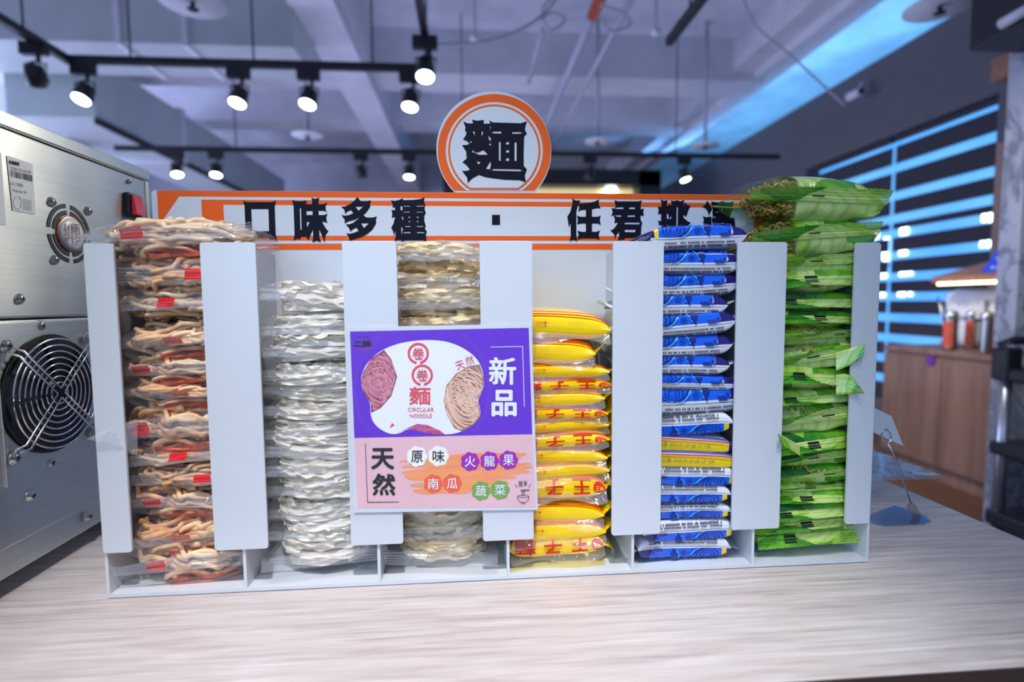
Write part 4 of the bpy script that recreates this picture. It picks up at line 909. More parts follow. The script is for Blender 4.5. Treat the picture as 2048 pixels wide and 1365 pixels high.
# printed cabbage film: leaf shapes with ribs; clear at one end so the noodles show
def cabbage(name, clear_from=None):
    t = NT(name); uvn = t.add('ShaderNodeTexCoord'); oi = t.add('ShaderNodeObjectInfo')
    mp = t.add('ShaderNodeMapping'); t.link(uvn.outputs['UV'], mp.inputs[0]); mp.inputs['Scale'].default_value = (2.6, 2.0, 1)
    cx = t.add('ShaderNodeCombineXYZ'); mm = t.add('ShaderNodeMath', operation='MULTIPLY'); mm.inputs[1].default_value = .9; t.link(oi.outputs['Random'], mm.inputs[0]); t.link(mm.outputs[0], cx.inputs[0]); t.link(mm.outputs[0], cx.inputs[1])
    t.link(cx.outputs[0], mp.inputs['Location'])
    nz = t.add('ShaderNodeTexNoise'); nz.inputs['Scale'].default_value = 1.3; nz.inputs['Detail'].default_value = 2; t.link(mp.outputs[0], nz.inputs['Vector'])
    mv = t.add('ShaderNodeMix', data_type='VECTOR'); mv.inputs[0].default_value = .42; t.link(mp.outputs[0], mv.inputs[4]); t.link(nz.outputs['Color'], mv.inputs[5])
    vo = t.add('ShaderNodeTexVoronoi'); vo.inputs['Scale'].default_value = 1.35; vo.inputs['Randomness'].default_value = 1.0; t.link(mv.outputs[1], vo.inputs['Vector'])
    sep = t.add('ShaderNodeSeparateColor'); t.link(vo.outputs['Color'], sep.inputs[0])
    dd = t.add('ShaderNodeMath', operation='MULTIPLY_ADD'); dd.inputs[1].default_value = -.55; t.link(vo.outputs['Distance'], dd.inputs[0]); t.link(sep.outputs[0], dd.inputs[2])
    d2 = t.add('ShaderNodeMath', operation='ADD'); d2.inputs[1].default_value = .36; t.link(dd.outputs[0], d2.inputs[0])
    leaf = t.ramp(d2.outputs[0], [(.0, srgb(24, 100, 44)), (.20, srgb(60, 150, 40)), (.42, srgb(126, 196, 44)), (.62, srgb(176, 216, 74)), (.82, srgb(190, 222, 96)), (1.0, srgb(212, 232, 140))])
    wv = t.add('ShaderNodeTexWave'); wv.inputs['Scale'].default_value = 3.2; wv.inputs['Distortion'].default_value = 7.0; wv.inputs['Detail'].default_value = 3; wv.inputs['Detail Scale'].default_value = .8; wv.bands_direction = 'DIAGONAL'; t.link(mv.outputs[1], wv.inputs['Vector'])
    rb = t.ramp(wv.outputs['Fac'], [(.0, (.62, .80, .45)), (.35, (1, 1, 1)), (.97, (1.0, 1.0, 1.0))])
    mc = t.add('ShaderNodeMix', data_type='RGBA', blend_type='MULTIPLY'); mc.inputs[0].default_value = .85; t.link(leaf, mc.inputs[6]); t.link(rb, mc.inputs[7])
    t.link(mc.outputs[2], t.b.inputs['Base Color']); t.b.inputs['Roughness'].default_value = .22; t.b.inputs['Coat Weight'].default_value = .7; t.b.inputs['Coat Roughness'].default_value = .06
    bp_ = t.bump(t.noise(t.coords(), 45, 2, .5, .8), .35, .005); t.link(bp_, t.b.inputs['Normal'])
    tr = t.add('ShaderNodeBsdfTransparent'); mx = t.add('ShaderNodeMixShader')
    if clear_from is None:
        mx.inputs[0].default_value = .90
    else:
        su = t.add('ShaderNodeSeparateXYZ'); t.link(uvn.outputs['UV'], su.inputs[0])
        ad = t.add('ShaderNodeMath', operation='MULTIPLY_ADD'); ad.inputs[1].default_value = .16; t.link(nz.outputs['Fac'], ad.inputs[0]); t.link(su.outputs[0], ad.inputs[2])
        gt = t.add('ShaderNodeMapRange'); gt.inputs[1].default_value = clear_from + .07; gt.inputs[2].default_value = clear_from + .10; gt.inputs[3].default_value = .10; gt.inputs[4].default_value = .92; t.link(ad.outputs[0], gt.inputs[0])
        t.link(gt.outputs[0], mx.inputs[0])
    t.link(tr.outputs[0], mx.inputs[1]); t.link(t.b.outputs[0], mx.inputs[2]); t.link(mx.outputs[0], t.out.inputs[0]); MATS[name] = t.m; return t.m
M_cab1 = cabbage('cabbage_film'); M_cab2 = cabbage('cabbage_film_clear_end', .36)

# ---------------------------------------------------------------- packs: shapes
def strands(seed, n, hw, hd, h, r, npt=30, nside=6, loops=(.35, 1.0), wob=.18, zj=.6, curl=None, wig=0):
    """a cake of round noodle strands: loops that fill a flattened oval"""
    rs = np.random.RandomState(seed); mb = MB()
    for k in range(n):
        rho = math.sqrt(rs.uniform(loops[0] ** 2, loops[1] ** 2)); a0 = rs.uniform(0, 6.28); sp = rs.uniform(1.5, 4.5) * rs.choice([-1, 1]); q = np.linspace(0, 1, npt)
        ang = a0 + sp * q; rr = rho * (1 + wob * np.sin(q * rs.uniform(4, 12) + rs.uniform(0, 6)))
        x = rr * np.cos(ang) * hw; y = rr * np.sin(ang) * hd
        if k % 3 == 0:   # loose cross-over loops
            cx, cy = rs.uniform(-.6, .6, 2); rad = rs.uniform(.15, .4); x = (cx + rad * np.cos(ang * 1.3)) * hw + q * rs.uniform(-.3, .3) * hw; y = (cy + rad * np.sin(ang * 1.3)) * hd
        e = (np.abs(x / hw) ** 3.2 + np.abs(y / hd) ** 3.2) ** (1 / 3.2); s_ = np.where(e > 1, 1 / e, 1); x *= s_; y *= s_; e = np.minimum(e, 1)
        lim = h * np.sqrt(np.maximum(0.16, 1 - e ** 6)); z0 = rs.uniform(-1, 1)
        z = np.clip(z0 + zj * np.sin(q * rs.uniform(3, 9) + rs.uniform(0, 6)) * .6, -1, 1) * (lim)
        if wig: x = x + wig * np.sin(q * rs.uniform(18, 34) + k); y = y + wig * np.sin(q * rs.uniform(18, 34) + 2 * k); z = z + wig * .6 * np.sin(q * rs.uniform(16, 30) + 3 * k)
        if curl: z = z + curl * np.sin(q * 95 + k); x = x + curl * np.cos(q * 83 + k * 2); y = y + curl * np.sin(q * 71 + k)
        rv = r * (1 + .12 * np.sin(q * 17 + k))
        mb.tube(np.stack([x, y, z], 1), rv, nside, cap=True)
    return mb
def ribbons(seed, n, hw, hd, h, w, npt=34):
    """a nest of flat wavy ribbons"""
    rs = np.random.RandomState(seed); mb = MB()
    for k in range(n):
        rho = rs.uniform(.35, 1.0); a0 = rs.uniform(0, 6.28) if k % 2 else rs.uniform(3.6, 4.4) - 1.1; sp = rs.uniform(1.6, 3.4); q = np.linspace(0, 1, npt)
        ang = a0 + sp * q; x = rho * np.cos(ang) * hw; y = rho * np.sin(ang) * hd
        e = (np.abs(x / hw) ** 3 + np.abs(y / hd) ** 3) ** (1 / 3); s_ = np.where(e > 1, 1 / e, 1); x *= s_; y *= s_
        z = rs.uniform(-.85, .85) * h + h * .25 * np.sin(q * rs.uniform(2, 6) + rs.uniform(0, 6))
        P = np.stack([x, y, z], 1); T = np.gradient(P, axis=0); T /= np.linalg.norm(T, axis=1)[:, None]
        tilt = rs.uniform(-.9, .9) + .5 * np.sin(q * rs.uniform(2, 6) + k)
        out = np.cross(T, [0, 0, 1.0]); out /= np.linalg.norm(out, axis=1)[:, None]; Wd = out * np.sin(tilt)[:, None] + np.array([0, 0, 1.0]) * np.cos(tilt)[:, None]; Nn = np.cross(T, Wd)
        G = np.zeros((npt, 5, 3)); f1, f2 = rs.uniform(22, 38, 2); p1, p2 = rs.uniform(0, 6, 2)
        for j, s_ in enumerate((-1, -.45, 0, .45, 1)):
            rf = .0024 * (np.sin(q * (f1 if s_ < 0 else f2) + (p1 if s_ < 0 else p2))) * s_ * s_
            G[:, j] = P + Wd * (w * .5 * s_) + Nn * rf[:, None]
        G[:, :, 2] = np.clip(G[:, :, 2], -h * 1.02, h * 1.02); mb.grid(G)
    return mb
def pillow_front(seed, hw, hd, h, crimp=.015, fold=(60, 20), pu=3.6, pv=5.0, wr=.0016, nx=40, ny=28, flare=.05, wk=(40, 190)):
    """bag with its crimped ends towards -Y and +Y, the seals folded up or down by fold degrees"""
    wf = waves(seed, 9, wk); u = np.linspace(-1, 1, nx); v = np.sin(np.linspace(-1, 1, ny) * math.pi / 2); U, V = np.meshgrid(u, v, indexing='ij')
    pf = lambda a, b: np.clip(1 - np.abs(a) ** pu, 0, 1) ** .5 * np.clip(1 - np.abs(b) ** pv, 0, 1) ** .45
    prof = pf(U, V)
    X = hw * U * (1 + flare * np.abs(V) ** 4); Y = hd * V
    z0 = [-.35 * h * math.sin(math.radians(a)) for a in fold]            # a seal folded up leaves the bag a little below the middle
    dz = np.where(V < 0, z0[0], z0[1]) * np.abs(V) ** 4
    mb = MB(); uv = []
    for sg in (1, -1):
        Z = sg * h * prof; P = np.stack([X, Y, Z], -1); N = wf(P * np.array([1, 1, 1.5]))
        edge = np.clip(np.abs(V) ** 2 + np.abs(U) ** 2, .35, 1.3)
        Z = Z + wr * N * edge * (prof > .02) + dz; Y2 = Y + wr * .8 * N * edge * (np.abs(V) < .97)
        mb.grid(np.stack([X, Y2, Z], -1)); uv += [(a * .5 + .5, b * .35 + .35 + (.0 if sg > 0 else .3)) for a, b in zip(U.ravel(), V.ravel())]
    crimps = []
    for e, s_ in enumerate((-1, 1)):
        n = 91; uu = np.linspace(-1, 1, n); rows = 12; G = np.zeros((n, rows, 3)); rs = np.random.RandomState(seed + 40 + e); p1, p2, p3 = rs.uniform(0, 6, 3); am = rs.uniform(.0008, .002)
        fa = math.radians(fold[e]); sk = rs.uniform(-.25, .25)
        for j in range(rows):
            tt = j / (rows - 1); L = tt * crimp * np.ones(n)
            if j == rows - 1: L = L + np.where(np.arange(n) % 2 == 0, .0008, -.0006)
            aa = fa * min(1, tt * 2.2) * (1 + .25 * np.sin(uu * 2.1 + p3)); rid = .0005 * (-1) ** j if 1 < j else 0
            wv_ = am * np.sin(uu * 4 + p1) * tt + am * .5 * np.sin(uu * 9 + p2) * tt
            G[:, j, 0] = hw * uu * (1 + flare); G[:, j, 1] = s_ * (hd + L * np.cos(aa) + (rid + wv_) * np.sin(abs(fa)))
            G[:, j, 2] = z0[e] + L * np.sin(aa) + (rid + wv_) * np.cos(fa) + sk * .006 * uu * tt
        c = MB().grid(G); crimps.append((c, G, [(a * .5 + .5, .35 + .03 * (k_ % rows)) for k_, a in enumerate(np.repeat(uu, rows))]))
    def surf(uu, vv, sg=1, off=.0006):
        pr_ = float(pf(np.float64(uu), np.float64(vv)))
        return (hw * uu * (1 + flare * abs(vv) ** 4), hd * vv - (off if abs(vv) > .8 else 0), sg * h * pr_ + (z0[0] if vv < 0 else z0[1]) * abs(vv) ** 4 + sg * (off + wr * .6))
    return mb, uv, crimps, surf
def sect(b, h, e, w):
    """front of the section at height w in [-1,1] -> (y,z)"""
    return -b * (max(0, 1 - abs(w) ** e)) ** (1 / e), h * w
def pillow_side(seed, hw, hd, h, e=3.2, crimp=.012, wr=.0009, ns=44, nt=48, band=None, ends=None, sag=0.0):
    """bag with its crimped ends towards -X and +X; band(s,w)->material index"""
    wf = waves(seed, 9, (40, 180)); S = np.linspace(-1, 1, ns); th = np.linspace(0, 2 * math.pi, nt + 1)
    hp = lambda s: max(0.02, (1 - abs(s) ** (9 if e > 5 else 5))) ** .6; bp2 = lambda s: 1 - .05 * (1 - abs(s) ** 2) + .05 * abs(s) ** 6
    G = np.zeros((ns, nt + 1, 3)); Wn = np.zeros((ns, nt + 1)); Fr = np.zeros((ns, nt + 1), bool)
    for i, s in enumerate(S):
        c, q = np.cos(th), np.sin(th)
        y = hd * bp2(s) * np.sign(c) * np.abs(c) ** (2 / e) * -1; z = h * hp(s) * np.sign(q) * np.abs(q) ** (2 / e)
        G[i, :, 0] = hw * s; G[i, :, 1] = y; G[i, :, 2] = z; Wn[i] = np.sign(q) * np.abs(q) ** (2 / e); Fr[i] = c > 0
    N = G.copy(); N[:, :, 0] = 0; N /= np.linalg.norm(N / np.array([1, hd, h]), axis=2)[:, :, None] + 1e-9; D_ = N / np.array([1, hd, h]); D_[:, :, 1] *= 1; D_ /= np.linalg.norm(D_, axis=2)[:, :, None] + 1e-9
    amp = wr * (.5 + 1.6 * np.abs(G[:, :, 0:1] / hw) ** 4); wv_ = wf(G * np.array([1, 1, 1.3])); wv_[:, -1] = wv_[:, 0]
    G = G + D_ * amp * wv_[:, :, None]; G[:, :, 2] += sag * np.sin((G[:, :, 0] / hw + seed) * 1.7)
    mb = MB(); mb.grid(G)
    if band:
        k = 0
        for i in range(ns - 1):
            for j in range(nt):
                w = .5 * (Wn[i, j] + Wn[i, j + 1]); mb.m[k] = band((S[i] + S[i + 1]) / 2, w, Fr[i, j]); k += 1
    cr = []
    for ei, sg in enumerate((-1, 1)):
        n = 61; vv = np.linspace(-1, 1, n); rows = 8; Q = np.zeros((n, rows, 3)); rs = np.random.RandomState(seed + 70 + ei); ph = rs.uniform(0, 6); am = rs.uniform(.002, .005); up = rs.uniform(-.3, .8)
        for j in range(rows):
            tt = j / (rows - 1); x = hw * .985 + tt * crimp
            if j == rows - 1: x = x + np.where(np.arange(n) % 2 == 0, .0008, -.0005)
            Q[:, j, 0] = sg * x; Q[:, j, 1] = hd * vv * (1.0 - .06 * tt); Q[:, j, 2] = am * np.sin(vv * 2.3 + ph) * tt + up * crimp * tt + .0004 * (-1) ** j
        cr.append(MB().grid(Q))
    def surf(s, w, off=.0010):
        y, z = sect(hd * bp2(s), h * hp(s), e, w); ny, nz = -abs(y / hd) ** (e - 1) / hd, (1 if z > 0 else -1) * abs(w) ** (e - 1) / h; L = math.hypot(ny, nz) + 1e-9
        return (hw * s, y + ny / L * (off + wr * .8), z + nz / L * (off + wr * .8) + sag * math.sin((s + seed) * 1.7))
    return mb, cr, surf

# ---------------------------------------------------------------- packs: prototypes (several meshes per kind, shared by the packs)
class Proto: pass
def clear_kind(name, n, cake, mat_cake, fm, hw, hd, h, folds, mark=None, fin=False, wr=.0022, code=None, crimp=.015, matset=None, flare=.045, red=False):
    out = []
    for k in range(n):
        p = Proto(); p.h = h; p.parts = []
        cm = cake(k); p.parts.append(('noodle_cake', cm.mesh('noodle_cake', mat_cake, True, fix=False), None))
        mb, uv, cr, surf = pillow_front(100 * n + 17 * k + len(name), hw, hd, h, fold=folds[k % len(folds)], wr=wr, crimp=crimp, flare=flare)
        p.parts.append(('wrapper', mb.mesh('wrapper', fm, True, uv=uv, fix=False), None))
        for e, (c, G, cuv) in enumerate(cr):
            p.parts.append(('crimped_seal', c.mesh('crimped_seal', matset or M_crimp, False, uv=cuv, fix=False), None))
            if mark and e == 0:
                i0 = [40, 22, 58][k % 3]; Q = G[i0:i0 + mark[1], 2:10].copy(); Q[:, :, 2] += .0009; p.parts.append(('register_mark', MB().grid(Q).mesh('register_mark', mark[0], fix=False), None))
        if red and k % 2:
            Q = np.array([[surf(uu, vv, -1, .0005) for uu in np.linspace(-.25, .93, 18)] for vv in (-.99, -.975, -.95, -.91, -.85)]); p.parts.append(('red_film_print', MB().grid(Q).mesh('red_film_print', M_rfilm, True, fix=False), None))
        if fin:
            Q = np.array([[surf(uu, vv, 1, .001) for uu in (.02, .10, .18)] for vv in np.linspace(-.97, .3, 16)])
            p.parts.append(('fin_seal', MB().grid(Q).mesh('fin_seal', M_crimp, True, fix=False), None))
        if code:
            tm = MB(); put_text(tm, code, (.12, -.80, .72, -.94), lambda x, y: surf(x, y * .98, 1, .0012)); p.code = tm.mesh('date_code', M_tiny, fix=False)
        out.append(p)
    return out
UD = clear_kind('udon', 4, lambda k: strands(5 + k, 72, .054, .0455, .0158, .0023, npt=40, wig=.0028), M_udon, M_film, .060, .0465, .0175, [(-55, 75), (62, -75), (-70, 70), (50, -70)], mark=(M_mark, 13), wr=.0022, red=True)
WR = clear_kind('white', 4, lambda k: ribbons(11 + k, 74, .052, .0455, .0138, .0062), M_wrib, M_film2, .060, .0465, .0150, [(-60, 75), (52, -75), (-52, 75), (70, -75)], fin=True, wr=.0022, code='25.JAN24')
YR = clear_kind('eggy', 4, lambda k: ribbons(31 + k, 66, .050, .0455, .0140, .0066), M_yrib, M_film2, .059, .0465, .0155, [(-60, 75), (52, -75), (-52, 75), (65, -75)], fin=True, wr=.0022)
def ramen(k): return strands(51 + k, 110, .052, .0445, .0140, .0010, npt=64, nside=4, curl=.0022)
rm0 = ramen(0)
GR = clear_kind('green', 4, lambda k: rm0 if k == 0 else MB().add(rm0.v, rm0.f), M_ramen, M_cab1, .060, .0465, .0160, [(60, 75), (-58, -75), (54, 75), (-70, -75)], mark=(M_bmark, 11), wr=.0026, matset=M_cab1)
GT = clear_kind('greentop', 1, lambda k: MB().add(rm0.v, rm0.f), M_ramen, M_cab2, .068, .050, .0205, [(48, 10)], mark=(M_bmark, 9), wr=.0034, matset=M_cab1)
for g in GR[1:] + GT: g.parts[0] = ('noodle_cake', GR[0].parts[0][1], None)
# yellow packs
def yellow(k, text):
    p = Proto(); p.h = .0125; p.parts = []
    mb, cr, surf = pillow_side(300 + k, .0535, .046, .0125, e=3.4, wr=.0014, crimp=.012, sag=.0006)
    p.parts.append(('wrapper', mb.mesh('wrapper', M_yel, True, fix=False), None))
    for c in cr: p.parts.append(('crimped_seal', c.mesh('crimped_seal', M_yel, False, fix=False), None))
    d = MB(); n = 30
    for w0, w1 in ((.60, .66), (.74, .78)):
        d.grid(np.array([[surf(s, w) for w in (w0, w1)] for s in np.linspace(-.97, .97, n)]))
    if text:
        for ch, a, b in (('麵', -.86, -.42), ('子', -.26, .12), ('王', .30, .68)):
            put_text(d, ch, (a, -.62, b, .42), lambda x, y: surf(x, -y), off=.02, rot=math.pi)
        P = [(.84 + .12 * math.cos(q), .05 + .42 * math.sin(q)) for q in np.linspace(0, 6.283, 24, endpoint=False)]
        d.flat([P], lambda x, y: surf(x, y, .0012)); lt = MB(); put_text(lt, '味王', (.76, -.16, .92, .26), lambda x, y: surf(x, -y, .0016), rot=math.pi, off=.01)
        p.parts.append(('logo_lettering', lt.mesh('logo_lettering', M_byel, fix=False), None))
    else:
        put_text(d, '◀OPEN', (-.5, -.30, -.28, -.12), lambda x, y: surf(x, -y), rot=math.pi)
    p.parts.append(('red_print', d.mesh('red_print', M_yred, fix=False), None))
    G = []
    for s in np.linspace(-.95, .97, 24):
        a = np.array(surf(s, -.35, .0004)); G.append([a, a + np.array([0, -.004, -.002 + .0016 * math.sin(s * 5 + k)]), a + np.array([0, -.0085, -.006 + .003 * math.sin(s * 4 + k)])])
    p.parts.append(('seal_flap', MB().grid(np.array(G)).mesh('seal_flap', M_yflap, True, fix=False), None))
    return p
YE = [yellow(0, False), yellow(1, True), yellow(2, False), yellow(3, True)]
# blue packs
def blue(k, date=False):
    p = Proto(); p.h = .0105; p.parts = []
    if date: band = lambda s, w, f: 3 if (w < .42 and abs(s) < .93) else (1 if abs(s) < .93 else 2)
    else:
        def band(s, w, f):
            if w < -.2: return 1
            if s < -.80: return 2 if s < -.90 else 3
            if s > .74: return 2
            return 0
    mb, cr, surf = pillow_side(400 + k, .0535, .048, .0105, e=6.5, wr=.0009, crimp=.013, band=band, sag=.0008)
    p.parts.append(('wrapper', mb.mesh('wrapper', [M_blue, M_bw, M_navy, M_byel], True, fix=False), None))
    for c in cr: p.parts.append(('crimped_seal', c.mesh('crimped_seal', M_bw, False, fix=False), None))
    if date:
        d = MB()
        for w0, w1, mi in ((.50, .60, 0), (.72, .80, 1)): d.grid(np.array([[surf(s, w) for w in (w0, w1)] for s in np.linspace(-.92, .92, 24)]), mi)
        p.parts.append(('stripes', d.mesh('stripes', [M_pinkl, M_dnav], fix=False), None))
        d = MB(); put_text(d, '有效日期 2025.01.27 00 17 12K', (-.72, -.22, .55, .20), lambda x, y: surf(x, -y)); p.parts.append(('date_code', d.mesh('date_code', M_tiny, fix=False), None))
    else:
        ln = MB(); f = lambda x, y: surf(x, y, .0009)
        def ring(cx, cy, rx, ry, t_, a0=0, a1=6.283, mi=0):
            Q = []
            for q in np.linspace(a0, a1, 26):
                Q.append([f(min(.73, max(-.79, cx + rx * g * math.cos(q))), min(.94, max(-.10, cy + ry * g * math.sin(q)))) for g in (1, 1 - t_)])
            ln.grid(np.array(Q), mi)
        ring(-.50, .55, .24, .62, .07); ring(-.50, .55, .16, .42, .10); ring(-.50, .55, .09, .22, .16)
        ring(.0, .38, .065, .24, .18); ring(.0, .38, .028, .10, .5)
        stroke(ln, [(-.40, -.08), (-.30, .10), (-.22, .4), (-.12, .8)], .012, f); stroke(ln, [(-.78, .0), (-.5, -.05), (-.3, .2)], .012, f)
        stroke(ln, [(-.34, -.06), (-.22, .16), (-.14, .5), (-.04, .9)], .024, f, 1); stroke(ln, [(.06, .9), (.12, .6), (.16, .2)], .020, f, 1)
        for (cx, cy, rx, ry) in ((.20, .55, .075, .30),):
            ln.flat([[(cx + rx * math.cos(q), cy + ry * math.sin(q)) for q in np.linspace(0, 6.28, 18, endpoint=False)]], f, 2)
        ln.flat([[(.36, .9), (.52, .9), (.66, -.06), (.48, -.06)]], f, 2); ln.flat([[(.58, .85), (.72, .85), (.73, .2), (.68, .0)]], f, 2); stroke(ln, [(.20, .25), (.24, -.06)], .012, f)
        ln.grid(np.array([[f(s, w) for w in (-.21, -.17)] for s in np.linspace(-.92, .92, 30)]), 0)
        p.parts.append(('printed_art', ln.mesh('printed_art', [M_bline, M_cyan, M_dnav], fix=False), None))
        tn = MB(); rs = random.Random(k)
        for row, w in enumerate((-.42, -.62)):
            s = -.7
            while s < .75:
                L = rs.uniform(.014, .03)
                if rs.random() < .88: tn.add([f(s, w), f(s + L, w), f(s + L, w - .13), f(s, w - .13)], [(0, 1, 2, 3)])
                s += L + .008
        p.parts.append(('tiny_print', tn.mesh('tiny_print', M_tiny, fix=False), None))
    return p
BL = [blue(0), blue(1), blue(2)]; BD = [blue(5, True)]

def place(p, name, loc, rot, hz, label, cat, group, sc=(1, 1), code=False):
    r = thing(name, loc, label, cat, group); r.rotation_euler = tuple(math.radians(a) for a in rot); r.scale = (sc[0], sc[1], hz / p.h)
    ws = None
    for nm, me, _ in p.parts:
        o = link(nm, me, r)
        if nm == 'wrapper': ws = o
    if code and hasattr(p, 'code'): link('date_code', p.code, r)
    return r
CW = W / 6
def zpx(px, py, y=.004): return onY(px, py, y)[2]
rp = random.Random(12)
def stack(col, px, rows, protos_, name, fmt, cat, group, yc=.0605, xo=0.0, zsc=1.0, lab={}, wob=1.0, over={}):
    n = len(rows); out = []
    for i, (y0, y1) in enumerate(rows):
        za, zb = zpx(px, y0), zpx(px, y1); zc = (za + zb) / 2; hz = max(.006, (za - zb) / 2 * zsc)
        ov = over.get(i, {})
        x = CW * (col + .5) + xo + ov.get('dx', rp.uniform(-.003, .003) * wob); y = yc + ov.get('dy', rp.uniform(-.002, .002))
        rot = ov.get('rot', (rp.uniform(-2, 2) * wob, rp.uniform(-3, 3) * wob, rp.uniform(-5, 5) * wob))
        p = ov.get('p', protos_[(i * 2 + i // 3) % len(protos_)])
        if zc - hz < .006: zc = .006 + hz
        r_ = place(p, name, (x, y, zc), rot, hz, lab.get(i, fmt % ORD[i]), cat, group, sc=ov.get('sc', (1, 1)), code=(i % 3 == 0)); out.append(r_)
    return out
pairs = lambda L: list(zip(L[:-1], L[1:]))
UDS = stack(0, 330, [(438, 512), (512, 582), (578, 640), (648, 715), (712, 768), (766, 822), (818, 908), (900, 945), (942, 985), (982, 1042), (1040, 1118), (1112, 1186)], UD, 'udon_pack',
      'clear bag of tan round noodles, %s in the leftmost compartment', 'noodle pack', 'tan noodle packs in the leftmost compartment', zsc=1.14,
      over={0: dict(dx=-.002, dy=-.006, rot=(-3, -3, 6), sc=(1.16, 1.0), p=UD[1]), 6: dict(dx=-.003, dy=-.002, rot=(0, -4, -5), p=UD[1], sc=(1.04, 1)), 11: dict(dx=.0, dy=-.004, rot=(0, -1, 3), sc=(1.02, 1)), 10: dict(dx=-.004, rot=(2, -5, 5))},
      lab={0: 'clear bag of tan noodles overhanging the top of the leftmost compartment', 6: 'thick clear bag of tan noodles poking left past the leftmost strip', 11: 'bottom clear bag of tan noodles in the leftmost compartment'})
stack(1, 640, [(568, 632), (628, 680), (678, 730), (728, 776), (772, 812), (808, 850), (846, 886), (882, 924), (920, 966), (962, 1012), (1008, 1054), (1050, 1098), (1094, 1146)], WR, 'ribbon_noodle_pack',
      'clear bag of white ribbon noodles, %s in its stack', 'noodle pack', 'white ribbon noodle packs in the second compartment', zsc=1.04, xo=.004,
      over={0: dict(dx=.006, rot=(-3, 5, 6)), 12: dict(dx=.003, rot=(0, -2, 4))}, lab={12: 'bottom clear bag of white ribbon noodles in its compartment'})
stack(2, 890, [(484, 542), (544, 584), (576, 634), (632, 682), (680, 728), (726, 772), (770, 816), (814, 860), (858, 904), (902, 948), (946, 1000), (996, 1050), (1046, 1098), (1092, 1146)], YR, 'egg_noodle_pack',
      'clear bag of yellowish ribbon noodles, %s in the middle stack', 'noodle pack', 'yellow ribbon noodle packs behind the poster', zsc=1.04, xo=-.002,
      over={0: dict(dx=.0, rot=(-3, 2, -5)), 13: dict(dx=0.0, rot=(0, 2, -4))}, lab={13: 'bottom clear bag of yellowish ribbon noodles below the poster'})
yrows = [(622, 682), (680, 735), (731, 766), (762, 790), (786, 824), (820, 850), (846, 876), (872, 908), (904, 944), (934, 974), (966, 1020), (1014, 1060), (1054, 1100), (1086, 1142)]
stack(3, 1130, yrows, [YE[0], YE[2]], 'yellow_noodle_pack', 'yellow noodle pack with red print, %s of the yellow stack', 'noodle pack', 'yellow noodle packs in the fourth compartment', xo=-.0105, yc=.061, zsc=1.08,
      over={0: dict(p=YE[0], dx=.0, rot=(3, 4, 3)), 1: dict(p=YE[2], dx=-.012, rot=(0, 2, -3)), 3: dict(p=YE[1]), 5: dict(p=YE[1], rot=(0, 0, 2)), 7: dict(p=YE[3], rot=(0, -2, -3)), 9: dict(p=YE[0]), 10: dict(p=YE[1], rot=(-6, 0, 1)), 13: dict(p=YE[3], dx=-.004, rot=(-4, 1, 2)), 12: dict(p=YE[2], dx=-.004)},
      lab={0: 'topmost yellow noodle pack with its right end curling up', 13: 'bottom yellow noodle pack with upside-down red characters'})
zc = (zpx(1210, 790) + zpx(1210, 985)) / 2
r = place(YE[1], 'yellow_noodle_pack', (CW * 4 - .0095, .058, zc), (0, 84, 0), .0062, 'yellow noodle pack standing on edge beside the yellow stack', 'noodle pack', 'yellow noodle packs in the fourth compartment', sc=(.92, 1))
brows = [(455, 502), (506, 550), (548, 592), (591, 636), (632, 676), (673, 716), (715, 756), (754, 784), (780, 832), (831, 873), (873, 906), (903, 939), (939, 979), (979, 1015), (1015, 1048), (1048, 1088), (1085, 1126)]
ov = {i: dict(p=BL[i % 3], rot=(rp.uniform(-3, 1), rp.uniform(-2, 1), rp.uniform(-4, 4)), dx=rp.uniform(-.008, .002)) for i in range(9)}
ov[0].update(rot=(-4, -2, 3), dx=.003); ov[3].update(dx=-.016); ov[4].update(rot=(-2, -6, -3), dx=-.006); ov[5].update(dx=-.010); ov[6].update(dx=-.012); ov[8].update(dx=.004, rot=(-2, -1, 2))
for i in range(9, 17): ov[i] = dict(p=BL[i % 3], rot=(rp.uniform(-1, 3), 180 + rp.uniform(-2, 2), rp.uniform(-3, 3)), dx=rp.uniform(-.006, .002))
ov[10] = dict(p=BD[0], rot=(2, 3, -3), dx=-.004); ov[11] = dict(p=BD[0], rot=(2, 2, -2), dx=-.001)
ov[12]['dx'] = .002; ov[13]['dx'] = -.006; ov[14]['dx'] = -.004; ov[15]['dx'] = -.002; ov[16].update(dx=-.006, rot=(1, 181, 2))
stack(4, 1400, brows, BL, 'blue_noodle_pack', 'blue and white noodle pack, %s of the blue stack', 'noodle pack', 'blue noodle packs in the fifth compartment', yc=.058, xo=-.001, zsc=1.12, over=ov,
      lab={10: 'upper of two blue packs turned to show a yellow date-printed side', 11: 'lower of two blue packs turned to show a yellow date-printed side', 16: 'bottom blue noodle pack with its yellow band at the right'})
grows = [(346, 434), (430, 512), (500, 548), (538, 588), (584, 628), (622, 658), (656, 694), (690, 742), (738, 790), (784, 818), (810, 872), (866, 908), (900, 936), (932, 974), (970, 994), (990, 1016), (1012, 1042), (1040, 1070), (1062, 1114)]
